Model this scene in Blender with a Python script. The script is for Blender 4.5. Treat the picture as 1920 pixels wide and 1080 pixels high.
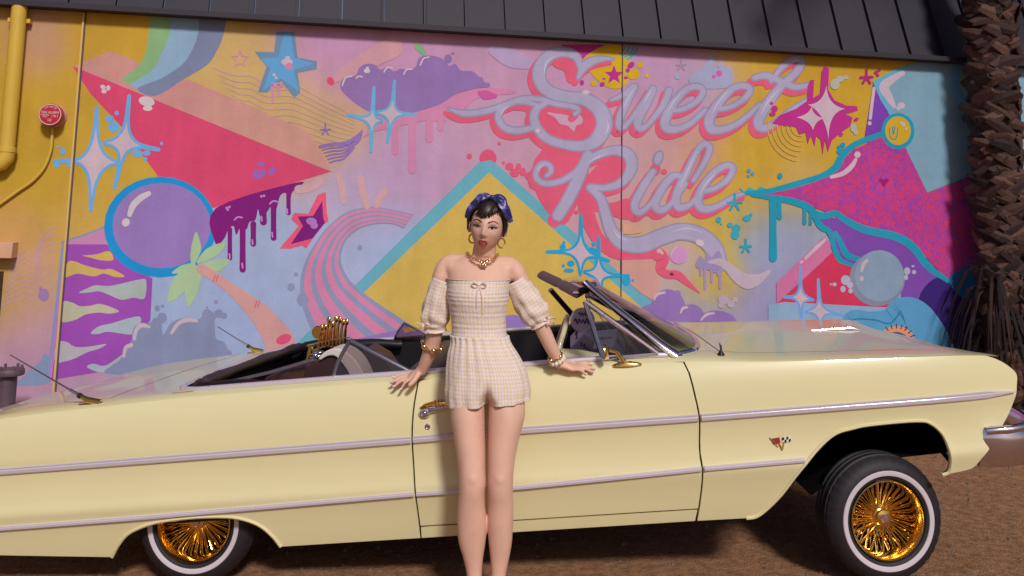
import bpy, bmesh, math, random
from math import radians, sin, cos, pi, sqrt, exp
from mathutils import Vector, Matrix, Euler, Quaternion, noise
from mathutils.geometry import delaunay_2d_cdt
for o in list(bpy.data.objects): bpy.data.objects.remove(o)
scene = bpy.context.scene
COL = scene.collection
random.seed(7)

# ------------------------------------------------------------------ camera
FPX, PITCH, ROLL, CAMH, HOR = 1700.0, radians(7), radians(1.2), 1.48, 410.0
CXP, CYP = 960.0, HOR - FPX*math.tan(PITCH)
_f = Vector((0, cos(PITCH), sin(PITCH))); _u0 = Vector((0, -sin(PITCH), cos(PITCH))); _r0 = Vector((1, 0, 0))
_r = _r0*cos(ROLL) + _u0*sin(ROLL); _u = _u0*cos(ROLL) - _r0*sin(ROLL)
CAM = Vector((0, 0, CAMH))
cd = bpy.data.cameras.new('camera'); co = bpy.data.objects.new('camera', cd); COL.objects.link(co)
cd.sensor_fit = 'HORIZONTAL'; cd.sensor_width = 36.0; cd.lens = 36.0*FPX/1920
cd.shift_y = -(540-CYP)/1920; cd.clip_end = 500; cd.clip_start = 0.05
m = Matrix((_r, _u, -_f)).transposed().to_4x4(); m.translation = CAM
co.matrix_world = m
scene.camera = co
scene.render.resolution_x, scene.render.resolution_y = 1024, 576

# ------------------------------------------------------------------ light
SUN_AZ, SUN_EL = radians(17), radians(38)      # azimuth to the right of the line behind the camera
to_sun = Vector((sin(SUN_AZ)*cos(SUN_EL), -cos(SUN_AZ)*cos(SUN_EL), sin(SUN_EL)))
w = bpy.data.worlds.new('World'); scene.world = w; w.use_nodes = True
nt = w.node_tree; bg = nt.nodes['Background']
sky = nt.nodes.new('ShaderNodeTexSky'); sky.sky_type = 'NISHITA'; sky.sun_disc = False
sky.sun_elevation = SUN_EL; sky.sun_rotation = math.atan2(to_sun.x, to_sun.y)
sky.dust_density = 2.0; sky.air_density = 1.0; sky.ozone_density = 2.0
tint = nt.nodes.new('ShaderNodeMix'); tint.data_type = 'RGBA'; tint.blend_type = 'MULTIPLY'
tint.inputs[0].default_value = 1.0; tint.inputs[7].default_value = (1.0, 0.86, 0.93, 1)
nt.links.new(sky.outputs[0], tint.inputs[6]); nt.links.new(tint.outputs[2], bg.inputs[0])
bg.inputs[1].default_value = 0.06
sd = bpy.data.lights.new('sun', 'SUN'); so = bpy.data.objects.new('sun', sd); COL.objects.link(so)
sd.energy = 2.8; sd.angle = radians(8); sd.color = (1.0, 0.97, 0.94)
so.rotation_euler = to_sun.to_track_quat('Z', 'Y').to_euler(); so.location = (4, -6, 6)
vs = scene.view_settings; vs.view_transform = 'Standard'; vs.look = 'None'; vs.exposure = -0.20; vs.gamma = 1.0; vs.use_curve_mapping = False

# ------------------------------------------------------------------ pixel helpers (1920 x 1080 picture units)
def ray(x, y): return _f + _r*((x-CXP)/FPX) - _u*((y-CYP)/FPX)
def hit(x, y, p0, n):
    d = ray(x, y); return CAM + d*((p0-CAM).dot(n)/d.dot(n))
def aty(x, y, Y):
    d = ray(x, y); return CAM + d*(Y/d.y)

# ------------------------------------------------------------------ materials
def lin(c): 
    c /= 255.0
    return c/12.92 if c <= 0.04045 else ((c+0.055)/1.055)**2.4
MATS = {}
def mat(name, color, rough=0.5, metal=0.0, coat=0.0, coat_rough=0.03, noise_amt=0.0, noise_scale=8.0, bump=0.0, bump_scale=60.0,
        alpha=1.0, trans=0.0, sss=0.0, spec=0.5, ior=1.45, color2=None, sheen=0.0, rough_var=0.0):
    if name in MATS: return MATS[name]
    M = bpy.data.materials.new(name); M.use_nodes = True; n = M.node_tree.nodes; L = M.node_tree.links
    b = n['Principled BSDF']
    b.inputs['Base Color'].default_value = (*color, 1); b.inputs['Roughness'].default_value = rough
    b.inputs['Metallic'].default_value = metal; b.inputs['Coat Weight'].default_value = coat; b.inputs['Coat Roughness'].default_value = coat_rough
    b.inputs['Transmission Weight'].default_value = trans; b.inputs['Alpha'].default_value = alpha; b.inputs['IOR'].default_value = ior
    b.inputs['Specular IOR Level'].default_value = spec; b.inputs['Sheen Weight'].default_value = sheen
    if sss:
        b.inputs['Subsurface Weight'].default_value = sss; b.inputs['Subsurface Radius'].default_value = (0.012, 0.005, 0.003); b.inputs['Subsurface Scale'].default_value = 1.0
    tc = n.new('ShaderNodeTexCoord')
    if noise_amt or color2:
        t = n.new('ShaderNodeTexNoise'); t.inputs['Scale'].default_value = noise_scale; t.inputs['Detail'].default_value = 8; t.inputs['Roughness'].default_value = 0.65
        L.new(tc.outputs['Object'], t.inputs['Vector'])
        r = n.new('ShaderNodeValToRGB'); r.color_ramp.elements[0].position = 0.3; r.color_ramp.elements[1].position = 0.7
        c2 = color2 if color2 else tuple(min(1, v*(1+noise_amt)) for v in color)
        c1 = color if color2 else tuple(v*(1-noise_amt) for v in color)
        r.color_ramp.elements[0].color = (*c1, 1); r.color_ramp.elements[1].color = (*c2, 1)
        L.new(t.outputs['Fac'], r.inputs['Fac']); L.new(r.outputs['Color'], b.inputs['Base Color'])
        if rough_var:
            mr = n.new('ShaderNodeMapRange'); mr.inputs[3].default_value = rough-rough_var; mr.inputs[4].default_value = rough+rough_var
            L.new(t.outputs['Fac'], mr.inputs[0]); L.new(mr.outputs[0], b.inputs['Roughness'])
    if bump:
        t2 = n.new('ShaderNodeTexNoise'); t2.inputs['Scale'].default_value = bump_scale; t2.inputs['Detail'].default_value = 5
        L.new(tc.outputs['Object'], t2.inputs['Vector'])
        bp = n.new('ShaderNodeBump'); bp.inputs['Strength'].default_value = bump; bp.inputs['Distance'].default_value = 0.01
        L.new(t2.outputs['Fac'], bp.inputs['Height']); L.new(bp.outputs['Normal'], b.inputs['Normal'])
    MATS[name] = M
    return M

# ------------------------------------------------------------------ mesh helpers
class MB:
    def __init__(s): s.v = []; s.f = []; s.uv = None
    def add(s, vs, fs):
        o = len(s.v); s.v += [tuple(p) for p in vs]; s.f += [tuple(i+o for i in f) for f in fs]; return s
    def box(s, c, d, R=None):
        c = Vector(c); vs = []
        for z in (-1, 1):
            for y in (-1, 1):
                for x in (-1, 1):
                    p = Vector((x*d[0]/2, y*d[1]/2, z*d[2]/2)); vs.append(c + (R @ p if R else p))
        return s.add(vs, [(0,2,3,1),(4,5,7,6),(0,1,5,4),(2,6,7,3),(0,4,6,2),(1,3,7,5)])
    def tube(s, pts, rad, n=8, caps=True, closed=False, flat=1.0, up=None):
        pts = [Vector(p) for p in pts]; N = len(pts)
        if not isinstance(rad, (list, tuple)): rad = [rad]*N
        prev = None; rings = []
        for i, p in enumerate(pts):
            a = pts[(i-1) % N] if (closed or i > 0) else p; b = pts[(i+1) % N] if (closed or i < N-1) else p
            t = (b-a).normalized() if (b-a).length > 1e-9 else Vector((0,0,1))
            if prev is None:
                ref = up if up is not None else (Vector((0,0,1)) if abs(t.z) < 0.9 else Vector((1,0,0)))
                nn = (Vector(ref) - t*Vector(ref).dot(t)).normalized()
            else:
                nn = prev - t*prev.dot(t); nn = nn.normalized() if nn.length > 1e-9 else t.orthogonal().normalized()
            prev = nn; bb = t.cross(nn)
            rings.append([p + nn*(rad[i]*flat*cos(2*pi*k/n)) + bb*(rad[i]*sin(2*pi*k/n)) for k in range(n)])
        vs = [q for r in rings for q in r]; fs = []
        for i in range(N if closed else N-1):
            j = (i+1) % N
            for k in range(n): fs.append((i*n+k, i*n+(k+1)%n, j*n+(k+1)%n, j*n+k))
        if caps and not closed:
            fs.append(tuple(reversed(range(n)))); fs.append(tuple(range((N-1)*n, N*n)))
        return s.add(vs, fs)
    def loft(s, rings, caps=True, closed=False):
        n = len(rings[0]); N = len(rings); vs = [q for r in rings for q in r]; fs = []
        for i in range(N if closed else N-1):
            j = (i+1) % N
            for k in range(n): fs.append((i*n+k, i*n+(k+1)%n, j*n+(k+1)%n, j*n+k))
        if caps and not closed: fs.append(tuple(reversed(range(n)))); fs.append(tuple(range((N-1)*n, N*n)))
        return s.add(vs, fs)
    def lathe(s, prof, M, n=32):          # prof [(r, h)], axis = local z of M
        vs = []; fs = []
        for r, h in prof:
            for k in range(n): vs.append(M @ Vector((r*cos(2*pi*k/n), r*sin(2*pi*k/n), h)))
        for i in range(len(prof)-1):
            for k in range(n): fs.append((i*n+k, i*n+(k+1)%n, (i+1)*n+(k+1)%n, (i+1)*n+k))
        return s.add(vs, fs)
    def ell(s, c, r, R=None, nu=16, nv=10):
        c = Vector(c); vs = [c + (R @ Vector((0,0,-r[2])) if R else Vector((0,0,-r[2])))]; fs = []
        for i in range(1, nv):
            a = -pi/2 + pi*i/nv
            for k in range(nu):
                p = Vector((r[0]*cos(a)*cos(2*pi*k/nu), r[1]*cos(a)*sin(2*pi*k/nu), r[2]*sin(a))); vs.append(c + (R @ p if R else p))
        vs.append(c + (R @ Vector((0,0,r[2])) if R else Vector((0,0,r[2]))))
        for k in range(nu): fs.append((0, 1+(k+1)%nu, 1+k))
        for i in range(nv-2):
            for k in range(nu): fs.append((1+i*nu+k, 1+i*nu+(k+1)%nu, 1+(i+1)*nu+(k+1)%nu, 1+(i+1)*nu+k))
        t = len(vs)-1; b = 1+(nv-2)*nu
        for k in range(nu): fs.append((b+k, b+(k+1)%nu, t))
        return s.add(vs, fs)
    def grid(s, rows):                     # rows of equal length -> sheet
        n = len(rows[0]); vs = [q for r in rows for q in r]; fs = []
        for i in range(len(rows)-1):
            for k in range(n-1): fs.append((i*n+k, i*n+k+1, (i+1)*n+k+1, (i+1)*n+k))
        return s.add(vs, fs)
    def build(s, name, material, parent=None, smooth=True, auto=None, fix=True):
        me = bpy.data.meshes.new(name); me.from_pydata(s.v, [], s.f); me.update()
        if fix:
            bm = bmesh.new(); bm.from_mesh(me); bmesh.ops.recalc_face_normals(bm, faces=bm.faces); bm.to_mesh(me); bm.free()
        if material: me.materials.append(material)
        if smooth:
            me.polygons.foreach_set('use_smooth', [True]*len(me.polygons))
            try: me.set_sharp_from_angle(angle=radians(auto if auto else 40))
            except Exception: pass
        o = bpy.data.objects.new(name, me); COL.objects.link(o)
        if parent: o.parent = parent
        return o
def empty(name, loc=(0,0,0), rz=0.0, label=None, cat=None, group=None, kind=None):
    o = bpy.data.objects.new(name, None); COL.objects.link(o); o.location = loc; o.rotation_euler = (0, 0, rz); o.empty_display_size = 0.1
    return tag(o, label, cat, group, kind)
def tag(o, label=None, cat=None, group=None, kind=None):
    if label: o['label'] = label
    if cat: o['category'] = cat
    if group: o['group'] = group
    if kind: o['kind'] = kind
    return o
def bevel(o, wdt=0.004, seg=2):
    md = o.modifiers.new('bevel', 'BEVEL'); md.width = wdt; md.segments = seg; md.limit_method = 'ANGLE'; return o
def cr(pts, n=8, closed=False):            # Catmull-Rom resample, any dimension
    P = [tuple(p) for p in pts]; N = len(P); out = []
    rng = range(N) if closed else range(N-1)
    for i in rng:
        if closed: p0, p1, p2, p3 = P[(i-1)%N], P[i], P[(i+1)%N], P[(i+2)%N]
        else: p0, p1, p2, p3 = P[max(i-1,0)], P[i], P[i+1], P[min(i+2,N-1)]
        for k in range(n):
            t = k/n
            out.append(tuple(0.5*((2*b)+(-a+c)*t+(2*a-5*b+4*c-d)*t*t+(-a+3*b-3*c+d)*t**3) for a, b, c, d in zip(p0, p1, p2, p3)))
    if not closed: out.append(P[-1])
    return out
def interp(x, tab):
    if x <= tab[0][0]: return tab[0][1]
    for (a, b), (c, d) in zip(tab, tab[1:]):
        if x <= c: return b+(d-b)*(x-a)/(c-a)
    return tab[-1][1]
def sinterp(x, tab):                       # smooth (monotone-ish) interpolation
    if x <= tab[0][0]: return tab[0][1]
    n = len(tab)
    for i in range(n-1):
        x0, y0 = tab[i]; x1, y1 = tab[i+1]
        if x <= x1:
            d = (y1-y0)/(x1-x0)
            m0 = d if i == 0 else 0.5*(d+(y0-tab[i-1][1])/(x0-tab[i-1][0]))
            m1 = d if i == n-2 else 0.5*(d+(tab[i+2][1]-y1)/(tab[i+2][0]-x1))
            t = (x-x0)/(x1-x0); h = x1-x0
            return (2*t**3-3*t*t+1)*y0+(t**3-2*t*t+t)*h*m0+(-2*t**3+3*t*t)*y1+(t**3-t*t)*h*m1
    return tab[-1][1]

# ------------------------------------------------------------------ ground
gm = mat('ground_mat', (0.20,0.095,0.045), rough=0.9, color2=(0.46,0.235,0.125), noise_scale=26.0, bump=1.0, bump_scale=110, spec=0.2)
def gz(x): return 0.05 + 0.045*(min(max(x, -9.0), 1.5)-1.5)      # the yard falls gently towards the left
g = MB(); g.grid([[(x, y, gz(x)) for x in (-80,-9,-6,-4,-2,0,1.5,4,8,20,80)] for y in (-80,-15,-4,0,4,8,15,80)])
ground = g.build('ground', gm, smooth=False); tag(ground, kind='structure')
# coarse grit scattered on the bare ground, one mass
rg = random.Random(3); gv = MB()
for i in range(9000):
    x = rg.uniform(-3.5, 5.0); y = rg.uniform(2.4, 7.6); s_ = 0.0018+0.016*rg.random()**4
    a = rg.uniform(0, pi); c_, n_ = cos(a)*s_, sin(a)*s_
    z_ = gz(x)-0.0005; gv.add([(x+c_,y+n_,z_),(x-n_,y+c_,z_),(x-c_,y-n_,z_),(x+n_,y-c_,z_),(x,y,z_+s_*0.9)], [(0,1,4),(1,2,4),(2,3,4),(3,0,4)])
o = gv.build('gravel', mat('grit', (0.17,0.115,0.085), rough=0.95, noise_amt=0.4, noise_scale=3), smooth=False)
tag(o, 'loose brown grit scattered over the bare ground', 'gravel', kind='stuff')

# ------------------------------------------------------------------ mural building
YW = radians(11); WP = Vector((0, 7.2, 0)); WN = Vector((-sin(YW), cos(YW), 0)); WX = Vector((cos(YW), sin(YW), 0))
bld = empty('mural_building', WP, YW, 'long building wall painted with a colourful sweet ride mural under a dark metal roof', 'building')
def wl(x, y):                              # picture point -> wall coordinates (s along the wall, height)
    p = hit(x, y, WP, WN) - WP; return p.dot(WX), p.z
LW = (0.77, 0.71, 0.69)                                  # measured light level on the wall: paint = picture / light
def alb(c): return tuple(min(0.9, max(0.004, lin(v)/q)) for v, q in zip(c, LW))
BGP = [ # x, y, colour, reach
 (60,150,(174,135,38),60),(70,320,(172,134,36),80),(110,230,(174,136,40),60),(70,105,(168,122,132),38),(30,430,(184,136,84),45),(25,560,(178,138,66),50),
 (55,640,(168,124,142),55),(85,690,(164,126,150),45),(70,600,(172,130,138),40),(30,690,(168,126,146),45),(98,620,(168,132,150),30),(200,130,(180,136,42),60),(190,300,(182,142,50),60),(150,420,(184,144,72),50),(90,480,(182,138,92),40),(90,560,(176,140,110),40),
 (640,115,(178,128,160),70),(780,100,(178,128,158),80),(450,150,(184,148,92),60),(560,220,(184,150,88),60),(640,245,(182,146,84),40),(560,290,(184,132,118),50),
 (750,300,(174,134,164),70),(690,350,(168,140,168),50),(640,380,(166,148,172),50),(520,480,(146,156,182),70),(450,560,(142,152,182),70),(620,480,(152,156,182),60),(330,580,(142,154,182),60),(730,460,(150,156,186),50),
 (900,220,(176,134,156),80),(960,290,(180,132,150),60),(870,120,(176,128,156),80),(1010,105,(176,128,156),60),(1250,130,(172,128,158),70),(1330,150,(166,140,168),45),
 (1200,300,(182,136,138),60),(1310,300,(182,132,112),40),(1385,120,(186,146,66),40),(1460,120,(182,138,34),60),(1560,130,(178,134,34),70),(1450,290,(184,142,40),70),(1600,240,(180,140,38),60),(1400,350,(182,142,52),50),
 (1500,325,(176,142,96),30),(1250,440,(182,144,120),40),(1340,430,(182,150,58),40),(1280,480,(168,146,152),30),(1350,530,(184,150,58),35),(1440,440,(134,142,168),50),(1470,500,(142,136,162),45),
 (1450,565,(138,128,162),40),(1400,590,(142,132,162),40),(1330,585,(150,142,152),35),(1500,590,(130,136,166),40),(1640,600,(118,140,168),50),(1900,200,(110,150,165),60)]
def bgcol(x, y):
    W = 0; c = [0,0,0]
    for bx, by, cc, rr in BGP:
        d2 = ((x-bx)**2+(y-by)**2)/(rr*rr); q = exp(-min(d2*0.7, 60)) + 1e-4/(1+d2)**2
        W += q
        for i in range(3): c[i] += q*cc[i]
    return tuple(v/W for v in c)
def proj(p):
    d = p-CAM; k = d.dot(_f); return CXP+FPX*d.dot(_r)/k, CYP-FPX*d.dot(_u)/k
# stucco paint materials
def paintnodes(M, colsock=None, color=None):
    n = M.node_tree.nodes; L = M.node_tree.links; b = n['Principled BSDF']; b.inputs['Roughness'].default_value = 0.72; b.inputs['Specular IOR Level'].default_value = 0.3
    tc = n.new('ShaderNodeTexCoord')
    t = n.new('ShaderNodeTexNoise'); t.inputs['Scale'].default_value = 3.0; t.inputs['Detail'].default_value = 9; t.inputs['Roughness'].default_value = 0.7
    L.new(tc.outputs['Object'], t.inputs['Vector'])
    mr = n.new('ShaderNodeMapRange'); mr.inputs[1].default_value = 0.3; mr.inputs[2].default_value = 0.7; mr.inputs[3].default_value = 0.88; mr.inputs[4].default_value = 1.08
    L.new(t.outputs['Fac'], mr.inputs[0])
    mx = n.new('ShaderNodeMix'); mx.data_type = 'RGBA'; mx.blend_type = 'MULTIPLY'; mx.inputs[0].default_value = 1
    if colsock: L.new(colsock, mx.inputs[6])
    else: mx.inputs[6].default_value = (*color, 1)
    mp = n.new('ShaderNodeMapping'); mp.inputs['Scale'].default_value = (9, 9, 0.55); L.new(tc.outputs['Object'], mp.inputs['Vector'])   # rain streaks
    t3 = n.new('ShaderNodeTexNoise'); t3.inputs['Scale'].default_value = 1.0; t3.inputs['Detail'].default_value = 6; L.new(mp.outputs[0], t3.inputs['Vector'])
    m3 = n.new('ShaderNodeMapRange'); m3.inputs[1].default_value = 0.35; m3.inputs[2].default_value = 0.7; m3.inputs[3].default_value = 0.955; m3.inputs[4].default_value = 1.025; L.new(t3.outputs['Fac'], m3.inputs[0])
    mm = n.new('ShaderNodeMath'); mm.operation = 'MULTIPLY'; L.new(mr.outputs[0], mm.inputs[0]); L.new(m3.outputs[0], mm.inputs[1])
    L.new(mm.outputs[0], mx.inputs[7]); L.new(mx.outputs[2], b.inputs['Base Color'])
    t2 = n.new('ShaderNodeTexNoise'); t2.inputs['Scale'].default_value = 45; t2.inputs['Detail'].default_value = 6
    L.new(tc.outputs['Object'], t2.inputs['Vector'])
    bp = n.new('ShaderNodeBump'); bp.inputs['Strength'].default_value = 0.18; bp.inputs['Distance'].default_value = 0.01
    L.new(t2.outputs['Fac'], bp.inputs['Height']); L.new(bp.outputs['Normal'], b.inputs['Normal'])
bgm = bpy.data.materials.new('mural_base'); bgm.use_nodes = True
at = bgm.node_tree.nodes.new('ShaderNodeVertexColor'); at.layer_name = 'paint'
paintnodes(bgm, at.outputs['Color'])
WTOP = 2.93
S1, S2 = wl(130,400)[0], wl(1165,300)[0]
def wall_panel(s0, s1):
    nx = max(2, int((s1-s0)/0.035)); nz = 96
    mb = MB(); mb.grid([[(s0+(s1-s0)*i/nx, 0, -0.45+(WTOP+0.45)*j/nz) for i in range(nx+1)] for j in range(nz+1)])
    mb.f = [tuple(reversed(f)) for f in mb.f]
    k = len(mb.v)
    mb.add([(s0,0.2,-.45),(s1,0.2,-.45),(s1,0.2,WTOP),(s0,0.2,WTOP),(s0,0,-.45),(s1,0,-.45),(s1,0,WTOP),(s0,0,WTOP)], [(0,1,2,3),(0,3,7,4),(1,5,6,2),(3,2,6,7)])
    o = mb.build('wall_panel', bgm, bld, smooth=False, fix=False)
    ca = o.data.color_attributes.new('paint', 'FLOAT_COLOR', 'POINT')
    for i, v in enumerate(o.data.vertices):
        p = WP + WX*v.co.x + Vector((0,0,v.co.z)); x, y = proj(p)
        ca.data[i].color = (*alb(bgcol(min(max(x,-40),1960), min(max(y,60),700))), 1)
    return o
wall_panel(-7.5, S1-0.004); wall_panel(S1+0.004, S2-0.004); wall_panel(S2+0.004, 9.6)
# weathered joint beads between the panels
jm = mat('joint', (0.10,0.07,0.11), rough=0.7)
for s_, y_ in ((S1, 'l'), (S2, 'r')):
    b_ = MB(); b_.box((s_+(0.002 if y_ == 'r' else 0.005), -0.002, WTOP/2-.2), (0.006 if y_ == 'r' else 0.008, 0.022, WTOP+.4-0.01)); b_.build('panel_joint', jm, bld, smooth=False)
    if y_ == 'l':
        b_ = MB(); b_.box((s_-0.007, -0.004, WTOP/2-.2), (0.014, 0.026, WTOP+.4-0.012)); b_.build('panel_joint', mat('joint_yellow', alb((190,152,82)), rough=0.6), bld, smooth=False)
# coping and dark standing seam roof above the wall
dk = mat('roof_metal', (0.018,0.014,0.026), rough=0.6, metal=0.0, noise_amt=0.15)
cp = MB(); cp.box((1.05, 0.06, WTOP+0.02), (17.2, 0.36, 0.04)); cp.build('wall_coping', mat('coping', (0.025,0.018,0.028), rough=0.6), bld, smooth=False)
s_ = -7.4
while s_ < 9.3:
    pm = MB(); R = Matrix.Rotation(radians(-20), 3, 'X')
    pm.box((s_+0.16, 0.10+0.17, WTOP+0.04+0.46), (0.305, 0.03, 0.98), R)
    pm.box((s_+0.325, 0.075+0.17, WTOP+0.04+0.46), (0.022, 0.05, 0.98), R)
    pm.build('roof_panel', dk, bld, smooth=False); s_ += 0.335
# ------------------------------------------------------------------ mural paint (flat shapes on the wall, each a thin coat over the last)
PM = {}
def pmat(c):
    c = tuple(int(v) for v in c)
    if c not in PM:
        M = bpy.data.materials.new('mural_paint_%02x%02x%02x' % c); M.use_nodes = True; paintnodes(M, None, alb(c)); PM[c] = M
    return PM[c]
COAT = [0.0008]
SPLIT = {'painted_wave_line', 'painted_palm_mark', 'painted_slime_shine', 'painted_lash', 'painted_arc_line', 'painted_stripe'}
class Art:
    def __init__(s): s.v = []; s.f = []; s.pc = []
    def _add(s, pts2, faces, dz=None):
        o = len(s.v); s.pc.append((o, len(s.f)))
        for i, (x, y) in enumerate(pts2):
            a, b = wl(x, y); s.v.append((a, -COAT[0]-(dz[i] if dz else 0), min(b, WTOP-0.003)))
        s.f += [tuple(k+o for k in f) for f in faces]
        return s
    def poly(s, pts, smooth=False, n=5):
        P = cr(pts, n, True) if smooth else [tuple(p) for p in pts]
        vs, es, fs, *_ = delaunay_2d_cdt([Vector(p) for p in P], [], [list(range(len(P)))], 1, 1e-4)
        s._add([tuple(v) for v in vs], [tuple(f) for f in fs]); return s
    def disc(s, c, rx, ry=None, rot=0, n=28, wob=0.0):
        ry = ry or rx; a = radians(rot); P = []
        for k in range(n):
            t = 2*pi*k/n; q = 1+wob*sin(3*t+c[0])+wob*sin(5*t+c[1])
            x, y = rx*q*cos(t), ry*q*sin(t); P.append((c[0]+x*cos(a)-y*sin(a), c[1]+x*sin(a)+y*cos(a)))
        s._add(P, [tuple(range(n))]); return s
    def stroke(s, pts, wd, n=8, caps=True, smooth=True):
        W = wd if isinstance(wd, (list, tuple)) else [wd]*len(pts)
        P = cr([(p[0], p[1], q) for p, q in zip(pts, W)], n) if smooth and len(pts) > 2 else [(p[0], p[1], q) for p, q in zip(pts, W)]
        N = len(P); L = []; R = []
        for i in range(N):
            a = P[max(i-1,0)]; b = P[min(i+1,N-1)]; dx, dy = b[0]-a[0], b[1]-a[1]; d = math.hypot(dx, dy) or 1
            nx, ny = -dy/d, dx/d; h = max(P[i][2], 0.3)/2
            L.append((P[i][0]+nx*h, P[i][1]+ny*h)); R.append((P[i][0]-nx*h, P[i][1]-ny*h))
        pts2 = []; dz = []; fs = []
        for i in range(N): pts2 += [L[i], R[i]]; dz += [1.2e-5*i/N]*2
        for i in range(N-1): fs.append((2*i, 2*i+1, 2*i+3, 2*i+2))
        if caps:
            for e, j in ((0, 1), (N-1, N-2)):
                dx, dy = P[e][0]-P[j][0], P[e][1]-P[j][1]; a0 = math.atan2(dy, dx); h = max(P[e][2], 0.3)/2; o = len(pts2)
                cap = [(P[e][0]+h*cos(a0-pi/2+pi*k/8), P[e][1]+h*sin(a0-pi/2+pi*k/8)) for k in range(9)]
                pts2 += cap; dz += [1.2e-5*e/N]*9; fs.append(tuple(range(o, o+9)))
        s._add(pts2, fs, dz); return s
    def done(s, name, c, mt=None):
        if len(s.pc) > 1 and name in SPLIT:          # separate brush strokes are separate pieces
            pc = s.pc + [(len(s.v), len(s.f))]
            for (v0, f0), (v1, f1) in zip(pc, pc[1:]):
                a = Art(); a.v = s.v[v0:v1]; a.f = [tuple(i-v0 for i in f) for f in s.f[f0:f1]]; a.done(name, c, mt)
            return
        me = bpy.data.meshes.new(name); me.from_pydata(s.v, [], s.f); me.update()
        bm = bmesh.new(); bm.from_mesh(me)
        for f in bm.faces:
            f.normal_update()
            if f.normal.y > 0: f.normal_flip()
        bm.to_mesh(me); bm.free()
        me.materials.append(mt or pmat(c)); o = bpy.data.objects.new(name, me); COL.objects.link(o); o.parent = bld
        COAT[0] += 0.000016
        return o
def P(name, pts, c, smooth=False): return Art().poly(pts, smooth).done('painted_'+name, c)
def K(name, pts, wd, c, **k): return Art().stroke(pts, wd, **k).done('painted_'+name, c)
def D(name, lst, c, wob=0.0):
    for it in lst:
        Art().disc((it[0], it[1]), it[2], it[3] if len(it) > 3 else None, it[4] if len(it) > 4 else 0, wob=wob).done('painted_'+name, c); COAT[0] -= 0.000012
    COAT[0] += 0.000012
def bez(a, c, b, n=10): return [((1-t)**2*a[0]+2*t*(1-t)*c[0]+t*t*b[0], (1-t)**2*a[1]+2*t*(1-t)*c[1]+t*t*b[1]) for t in [i/n for i in range(n+1)]]
def sparkle(c, up, rt, dn, lf, oc, fc, wd=7, k=0.42, ext=(18,18,18,18)):
    ctr = lambda a, b: (c[0]*(1-0)+0.10*(a[0]+b[0]-2*c[0]), c[1]+0.10*(a[1]+b[1]-2*c[1]))
    T = [up, rt, dn, lf]; fill = []; a = Art()
    for i in range(4): fill += bez(T[i], ctr(T[i], T[(i+1)%4]), T[(i+1)%4])[:-1]
    for i in range(4):
        q = bez(T[i], ctr(T[i], T[(i+1)%4]), T[(i+1)%4]); a.stroke(q, wd*2, smooth=False); COAT[0] += 0.000002
        d = Vector((T[i][0]-c[0], T[i][1]-c[1])).normalized()
        a.stroke([T[i], (T[i][0]+d.x*ext[i], T[i][1]+d.y*ext[i])], [wd*1.9, wd*1.3], smooth=False); COAT[0] += 0.000002
    a.done('painted_sparkle', oc); COAT[0] += 0.00001
    Art().poly(fill).done('painted_sparkle_heart', fc)
def asterisk(c, r, wd, col):
    a = Art()
    for dx, dy in ((0,-1.25),(-1,0.05),(1,-0.05),(-0.6,1),(0.6,1)):
        a.stroke([c, (c[0]+dx*r, c[1]+dy*r)], wd, smooth=False); COAT[0] += 0.000002
    a.done('painted_asterisk', col)
PALE = (182,156,164); WHITE = (188,172,174)

# --- left part
a = Art()
for k in range(9):
    a.stroke([(20-2*k,500+9*k),(45,470+11*k),(62,480+10*k),(80,440+13*k),(104-1*k,425+14*k)], 3.2)
a.done('painted_wave_line', (178,132,138))
D('dot', [(82,553,10,12),(76,541,3,3)], (142,108,152))
P('cloud', [(30,722),(42,708),(60,690),(75,678),(84,662),(92,668),(98,660),(97,712),(70,722)], (118,132,160), True)
P('tan_band', [(136,124),(178,108),(206,96),(250,112),(300,150),(355,150),(480,203),(575,245),(600,285),(621,322),(300,200)], (182,126,118))
P('rainbow_stripe', [(286,0),(322,0),(318,60),(303,100),(285,132),(258,156),(228,150),(250,132),(266,114),(277,80)], (122,156,106), True)
P('rainbow_stripe', [(322,0),(378,0),(372,60),(358,98),(338,124),(300,148),(262,165),(245,158),(285,132),(303,100),(318,60)], (126,152,174), True)
P('rainbow_stripe', [(378,0),(424,0),(420,60),(406,96),(388,122),(345,148),(292,180),(258,166),(300,148),(338,124),(358,98),(372,60)], (110,116,142), True)
P('cone', [(136,124),(620,322),(520,352),(400,390),(300,335),(230,240),(170,176)], (194,60,96))
D('shine', [(193,163,5,4,20),(203,165,4,5),(195,171,5,4),(275,190,15,9,12),(277,203,9,5)], WHITE)
D('blot', [(486,326,13,9,-15),(510,321,6,9,25),(490,307,8,4)], (142,84,160), 0.06)
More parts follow.
